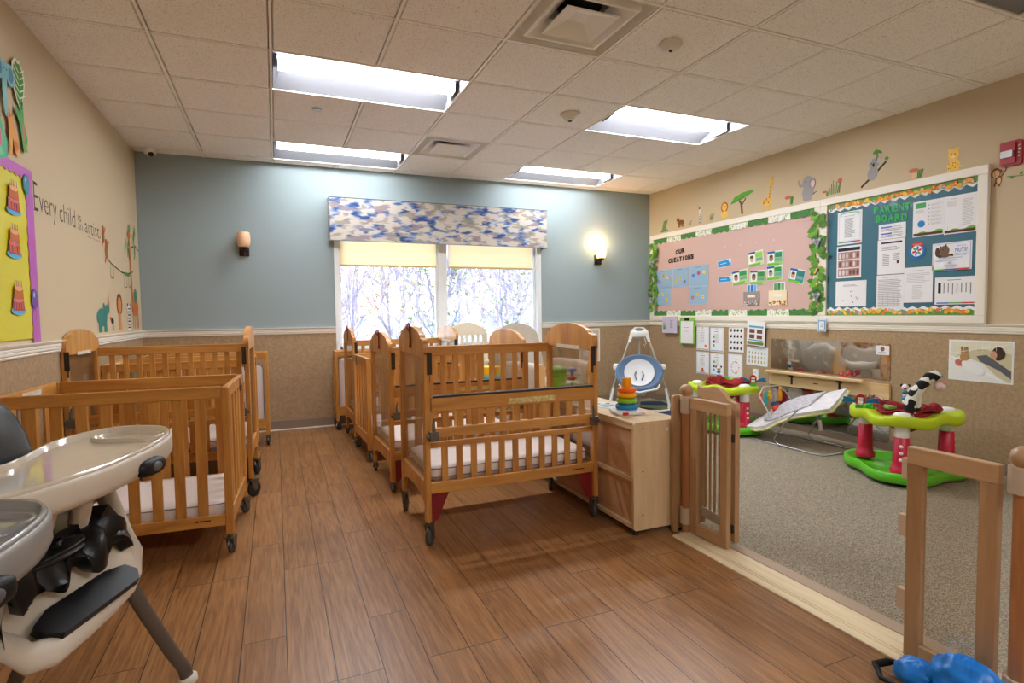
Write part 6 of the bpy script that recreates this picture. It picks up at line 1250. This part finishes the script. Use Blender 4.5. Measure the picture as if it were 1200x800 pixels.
a = Art(LWM(0, 0, XL+.0006)); y, z = lwp(155, 288); a.line([(y-.12, z-.04), (y+.1, z+.01), (y+.24, z-.02)], .014, ink(74, 56, 44)); rr_ = random.Random(2)
for k in range(16): a.oval(y+rr_.uniform(-.28, .12), z+rr_.uniform(-.13, .15), .055, .018, ink(*rr_.choice([(110, 150, 90), (140, 176, 120), (86, 130, 76)])), rr_.uniform(.5, 2), .0001, 10)
tag(a.build('wall_decal', None), 'leafy branch sticker at the corner of the left wall', 'wall sticker', 'animal wall stickers')
def crum(c, r, sd, n=34, k=20, lo=-9):
    rs = []
    for j in range(k+1):
        a = -PI/2+PI*j/k; ring = []
        for i in range(n):
            b = 2*PI*i/n; d = V((math.cos(a)*math.cos(b), math.cos(a)*math.sin(b), math.sin(a)))
            f = 1+.16*mnoise.noise(d*2.6+V((sd, 0, 0)))+.09*(1-abs(mnoise.noise(d*6+V((0, sd, 0))))*3)
            z = c[2]+d.z*r[2]*f
            ring.append((c[0]+d.x*r[0]*f, c[1]+d.y*r[1]*f, max(lo, z)))
        rs.append(ring)
    return rs
# ================================================================== HIGH CHAIRS
HCW = mat('warm_white_plastic', (214, 202, 184), .35); HCI = mat('glossy_tray_insert', (206, 192, 172), .12, coat=.5); HCG = mat('grey_metal_leg', (112, 106, 100), .4, metal=.3); VIN = mat('black_vinyl', (10, 10, 14), .33, spec=.4, bump=.6, bscale=9); BKP = mat('black_plastic', (16, 16, 17), .5, spec=.3)
GTR = mat('grey_tray_plastic', (150, 148, 144), .3); GTI = mat('grey_tray_insert', (136, 134, 132), .2)
def highchair(lab, loc, rz, tray_m, ins_m, frame_m, full=True):
    t = thing('high_chair', lab, 'high chair', loc, rz, 'high chairs at the left wall')
    # tray outline: rounded bean, child cut-out at the back (-x)
    def outline(s, n=72):
        out = []
        for k in range(n):
            a = 2*PI*k/n; c, q = math.cos(a), math.sin(a)
            y = .405*math.copysign(abs(q)**.72, q); x = .163*math.copysign(abs(c)**.62, c)
            if c > 0: x += -.030*(abs(y)/.405)**2.2
            else: x += .085*math.exp(-(y/.17)**2)-.012
            out.append((x*s+(1-s)*.02, y*(1-(1-s)*.45)))
        return out
    def lv(s, z): return [(p[0], p[1], z+.010*(abs(p[1])/.4)) for p in outline(s)]
    mb = MB(); mb.rings([lv(.86, .768), lv(.95, .775), lv(1.0, .79), lv(1.0, .826), lv(.985, .834), lv(.955, .836), lv(.93, .830), lv(.90, .815), lv(.5, .812), lv(.05, .812)]); tr = mb.build('tray', tray_m, t)
    mb = MB(); mb.rings([lv(.955, .829), lv(.965, .838), lv(.94, .844), lv(.90, .842), lv(.86, .824), lv(.80, .820), lv(.4, .819), lv(.05, .819)]); mb.build('tray_insert', ins_m, tr)
    mb = MB(); q = [(x, y) for x, y in rrect(-.085, .095, .245, .345, .04, 6)]
    mb.rings([[(x, y, .826) for x, y in q], [(x, y, .846) for x, y in q], [(.005+(x-.005)*.9, .295+(y-.295)*.9, .846) for x, y in q], [(.005+(x-.005)*.84, .295+(y-.295)*.82, .830) for x, y in q]]); mb.build('cup_recess', ins_m, tr)
    mb = MB(); mb.ell((.158, .14, .795), (.02, .052, .022), None, 20, 10, Matrix.Rotation(0, 4, 'Z'), .7); lt = mb.build('release_latch', BKP, tr)
    mb = MB(); mb.ell((.176, .14, .796), (.005, .02, .012), None, 16, 8); mb.build('latch_button', mat('grey_latch_button', (96, 94, 96), .3), lt)
    # seat, cushion, frame
    mb = MB()
    def back(u, v):
        w_ = .21*(1-.35*max(0, v-.6)**2*4)*math.sin(PI*(.5+(u-.5)*.96)) if False else (u-.5)*.42*(1-1.1*max(0, v-.72)**2*6)
        return (-.17-.13*v+.03*math.cos((u-.5)*PI*1.4)*-1+.006*math.sin(9*v+3*u), w_, .58+.44*v+.0)
    mb.grid(back, 18, 18, None, None, .05); mb.build('seat_back_cushion', VIN, t)
    mb = MB(); mb.ell((-.21, 0, .78), (.07, .215, .22), None, 26, 14, Matrix.Translation((-.21, 0, .78)) @ Matrix.Rotation(-.28, 4, 'Y') @ Matrix.Translation((.21, 0, -.78)), .6); mb.build('head_pad', VIN, t)
    mb = MB(); mb.grid(lambda u, v: (-.20+.24*v, (u-.5)*.38, .60+.03*math.sin(PI*u)-.008*math.sin(11*u+5*v)+.05*(abs(u-.5)*2)**3), 18, 12, None, None, .05)
    mb.grid(lambda u, v: (.03+.035*v+.010*math.sin(9*u+4*v)+.008*math.sin(23*u), (u-.5)*.37*(1-.1*v),   .645-.06*v+.014*math.sin(17*u+6*v)+.01*math.sin(31*u)), 40, 12, None, None, .03)
    mb.rings([[(p[0]*.8+.03, p[1]*2.3-.02, .635+p[2]*.4) for p in ring] for ring in crum((0, 0, .03), (.06, .065, .05), 5, 36, 18)])
    mb.build('seat_cushion', VIN, t)
    mb = MB(); mb.bx(-.24, .02, -.2, .2, .52, .56); mb.build('seat_shell', frame_m, t, bevel=.02, seg=3)
    for s in (-1, 1):
        mb = MB(); mb.tube([(-.2, s*.205, .60), (-.05, s*.215, .70), (.0, s*.205, .735), (.02, s*.19, .77)], [.022, .024, .026, .03], None, 10, flat=(1.2, .8)); mb.build('armrest', frame_m, t)
        mb = MB(); mb.tube([(.05, s*.055, .77), (.035, s*.06, .70), (.0, s*.065, .60)], [.026, .022, .02], None, 10); mb.build('tray_stem', frame_m, t)
    P = [(-.03, .20, .775), (.0, .205, .70), (.025, .212, .61), (.045, .215, .54), (.06, .195, .502), (.075, .15, .488), (.095, .05, .486), (.105, -.05, .486), (.115, -.15, .488), (.11, -.195, .502), (.09, -.215, .54), (.05, -.212, .61), (.0, -.205, .70), (-.03, -.20, .775)]
    mb = MB(); mb.tube(P, .028, None, 14, flat=(.62, 1.15), up=(-.5, 0, .85)); mb.build('footrest_loop', frame_m, t)
    mb = MB(); mb.grid(lambda u, v: (.055-.055*v+.02*(1-u), .19-.38*u, .49+.17*v-.01*math.sin(PI*u)), 10, 6, None, None, .012); fp = mb.build('leg_panel', frame_m, t)
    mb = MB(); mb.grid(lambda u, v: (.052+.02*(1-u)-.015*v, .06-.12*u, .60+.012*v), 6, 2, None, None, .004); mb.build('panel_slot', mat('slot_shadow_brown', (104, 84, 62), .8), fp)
    mb = MB(); mb.prism([(-.15, -.01), (-.145, .02), (-.09, .038), (.09, .038), (.145, .022), (.15, -.01), (.12, -.036), (-.125, -.036)], -.009, .009, None, Mx((.095, .0, .523), (0, 1, 0), (-.90, 0, .43), (.43, 0, .90))); mb.build('foot_pad', BKP, t, bevel=.005)
    for s in (-1, 1):
        mb = MB(); L = [(-.02, s*.215, .60), (.01, s*.222, .50), (.02, s*.30, .34), (.03, s*.40, .16), (.036, s*.462, .06), (.036, s*.478, .012)]
        mb.tube(L, .018, None, 10, flat=(.75, 1.1)); mb.build('front_leg', HCG, t)
        mb = MB(); mb.tube([(-.05, s*.215, .60), (-.16, s*.24, .42), (-.34, s*.30, .16), (-.42, s*.33, .02)], .018, None, 10, flat=(.75, 1.1)); mb.build('rear_leg', HCG, t)
        for x, y in ((.036, s*.482), (-.42, s*.33)):
            mb = MB(); mb.lathe([(.024, 0), (.028, .006), (.026, .022), (.014, .03)], None, 18, Matrix.Translation((x, y, 0))); mb.build('foot', mat('ivory_foot', (226, 220, 206), .4), t)
    return t
HO = (-.504, 1.592, 0)
highchair('cream high chair with black vinyl cushion beside the nearest left crib', HO, math.radians(-21.35), HCW, HCI, HCW)
highchair('high chair with grey tray cut off by the lower left corner of the view', (HO[0]-.075, HO[1]-.70, 0), math.radians(-21.35), GTR, GTI, HCW)

# ================================================================== BLUE BAG
BLUEP = mat('blue_plastic_film', (0, 122, 214), .35, spec=.6, bump=.8, bscale=16)
t = thing('blue_bag', 'crumpled bright blue plastic bag on the threshold before the near gate', 'bag', (1.80, .905, .0))
mb = MB(); mb.rings(crum((-.005, .03, .075), (.066, .105, .088), 3, 44, 26, .013)); mb.build('bag_body', BLUEP, t)
mb = MB(); mb.rings(crum((-.02, .155, .05), (.05, .065, .046), 8, 34, 20, .013)); mb.build('bag_ruffle', BLUEP, t)
mb = MB(); mb.rings(crum((.0, -.085, .055), (.058, .06, .05), 12, 34, 20, .013)); mb.build('bag_tail', BLUEP, t)
t = thing('black_handle', 'black plastic carrier with handle under the blue bag', 'carrier', (1.745, 1.07, .013))
mb = MB(); mb.tube([(.03, -.10, .012), (-.035, -.05, .012), (-.045, .05, .014), (.0, .10, .018), (.05, .09, .02)], .010, None, 8, flat=(1.3, .8)); mb.tube([(.05, .09, .02), (.09, .02, .03), (.09, -.06, .03)], .010, None, 8, flat=(1.3, .8)); mb.build('strap', BKP, t)

# ================================================================== OUTDOORS
GRD = mat('pale_leaf_ground', (196, 196, 198), .9, var=.15, scale=2)
mb = MB(); 
def hill(u, v):
    x = -30+70*u; y = YB+TW+ (v**1.4)*60; z = -.15+ (1.25*min(1, max(0, (y-11)/9))**1.3) + .1*mnoise.noise(V((x*.3, y*.3, 0)))
    return (x, y, z)
mb.grid(hill, 50, 50); struct(mb.build('ground_outside', GRD))
def hz(x, y): return -.15+(1.25*min(1, max(0, (y-11)/9))**1.3)+.1*mnoise.noise(V((x*.3, y*.3, 0)))
BARKS = [mat('bark_grey', (158, 150, 158), .9, var=.2, scale=12), mat('bark_lilac', (184, 176, 192), .9, var=.2, scale=12)]
LEAF = [mat('leaf_green', (130, 158, 84), .8), mat('leaf_orange', (226, 150, 100), .8), mat('leaf_yellow', (226, 206, 110), .8), mat('leaf_grey', (178, 176, 190), .8)]
def make_tree(seed, H, r0, leaves, nl, bark):
    rd = random.Random(seed); mb = MB(); tips = []
    def br(p, d, L, r, lev):
        pts = [p]; n = 6 if lev == 0 else 4; q = V(p); dd = V(d)
        for k in range(n):
            dd = (dd+V((rd.uniform(-.14, .14), rd.uniform(-.14, .14), .05))).normalized(); q = q+dd*(L/n); pts.append(q.copy())
            if lev < 3:
                for _ in range(3 if lev == 0 else 2):
                    a = rd.uniform(0, 2*PI); s = V((math.cos(a), math.sin(a), rd.uniform(.1, 1.0))).normalized(); br(q.copy(), (dd*.45+s*.75).normalized(), L*rd.uniform(.28, .5), r*.36, lev+1)
            if lev >= 1: tips.append(q.copy())
        mb.tube(pts, [max(.004, r*(1-.75*k/n)) for k in range(n+1)], None, 7 if lev == 0 else 3)
    br(V((0, 0, -.1)), V((rd.uniform(-.08, .08), 0, 1)), H, r0, 0)
    return mb, tips
def tree(x, y, seed, H, r0, li, nl, lab, group='bare trees outside the window'):
    t = thing('tree', lab, 'tree', (x, y, hz(x, y)), seed*1.3, group); mb, tips = make_tree(seed, H, r0, li, nl, None); mb.build('trunk', BARKS[seed % 2], t)
    rd = random.Random(seed); lf = MB()
    for k in range(nl):
        p = rd.choice(tips)+V((rd.gauss(0, .14), rd.gauss(0, .14), rd.gauss(0, .14))); s = rd.uniform(.02, .045); a = rd.uniform(0, PI); d = V((math.cos(a), math.sin(a), rd.uniform(-.5, .5))); e = V((-math.sin(a)*.5, math.cos(a)*.5, 1)).normalized()
        lf.add([p-d*s, p-e*s*.6, p+d*s, p+e*s*.6], [(0, 1, 2, 3)])
    lf.build('foliage', LEAF[li], t); return t
TL = {0: 'young tree with sparse green leaves outside the window', 1: 'young tree with orange autumn leaves outside the left pane', 2: 'thin tree with yellow leaves outside the window', 3: 'bare grey tree among the woods outside the window'}
protos = {}
rt = random.Random(21)
spots = []
for (x, y, li, H) in ((1.0, 8.6, 1, 3.4), (1.9, 9.6, 2, 3.2), (3.6, 8.9, 0, 3.0), (4.9, 9.8, 0, 3.4), (2.9, 10.6, 2, 3.8), (.8, 9.9, 1, 3.0), (2.5, 8.5, 0, 2.6), (4.4, 11.0, 2, 3.4)): spots.append((x, y, li, H))
for k in range(46):
    y = rt.uniform(11.5, 26); x = rt.uniform(.02, .62)*y+rt.uniform(-.8, .8); spots.append((x, y, 3 if k % 4 else 0, rt.uniform(4, 9)))
for i, (x, y, li, H) in enumerate(spots):
    key = (li, H > 4.5)
    near = y < 11
    if near or (key, i % 3) not in protos:
        o = tree(x, y, 3+i, H if near else 7, .028 if near else .085, li, 420 if near else 1100, TL[li] if not near else TL[li], 'trees outside the window, kind %s' % ['green', 'orange', 'yellow', 'bare'][li])
        if not near: protos[(key, i % 3)] = o
    else:
        o = dup(protos[(key, i % 3)], (x, y, hz(x, y)), rt.uniform(0, 6.28)); s = H/7; o.scale = (s, s, s)
mb = MB(); mb.bx(XL-3, XR+3, YF-3, YB+.7, HC+.5, HC+.6); struct(mb.build('sun_block_roof', mat('sun_block_grey', (120, 120, 120), .8)))  # unseen slab over the building, added to block the sun
SKY, SUN, EXPO = 1.0, 5.0, 0.85
# ================================================================== LIGHT
w = bpy.data.worlds.new('sky'); sc.world = w; w.use_nodes = True; nt = w.node_tree; bg = nt.nodes['Background']
sk = nt.nodes.new('ShaderNodeTexSky'); sk.sky_type = 'NISHITA'; sk.sun_disc = False; sk.sun_elevation = math.radians(38); sk.sun_rotation = math.radians(200); sk.air_density = 1.2; sk.dust_density = 1.5
nt.links.new(sk.outputs[0], bg.inputs[0]); bg.inputs[1].default_value = SKY
sd = bpy.data.lights.new('sun', 'SUN'); sd.energy = SUN; sd.angle = math.radians(1); sd.color = (1, .95, .88); so = bpy.data.objects.new('sun', sd); col.objects.link(so)
so.rotation_euler = (math.radians(52), 0, math.radians(-15))
pl = bpy.data.lights.new('sconce_bulb', 'POINT'); pl.energy = 3.2; pl.color = (1, .72, .4); pl.shadow_soft_size = .03; po = bpy.data.objects.new('sconce_bulb', pl); col.objects.link(po); po.location = (3.80, YB-.09, 2.02)
sc.view_settings.view_transform = 'Standard'; sc.view_settings.look = 'None'; sc.view_settings.gamma = 1; sc.view_settings.use_curve_mapping = False
sc.view_settings.exposure = EXPO
sc.cycles.use_denoising = True; sc.cycles.max_bounces = 10; sc.cycles.diffuse_bounces = 5; sc.cycles.transparent_max_bounces = 24; sc.cycles.sample_clamp_indirect = 8
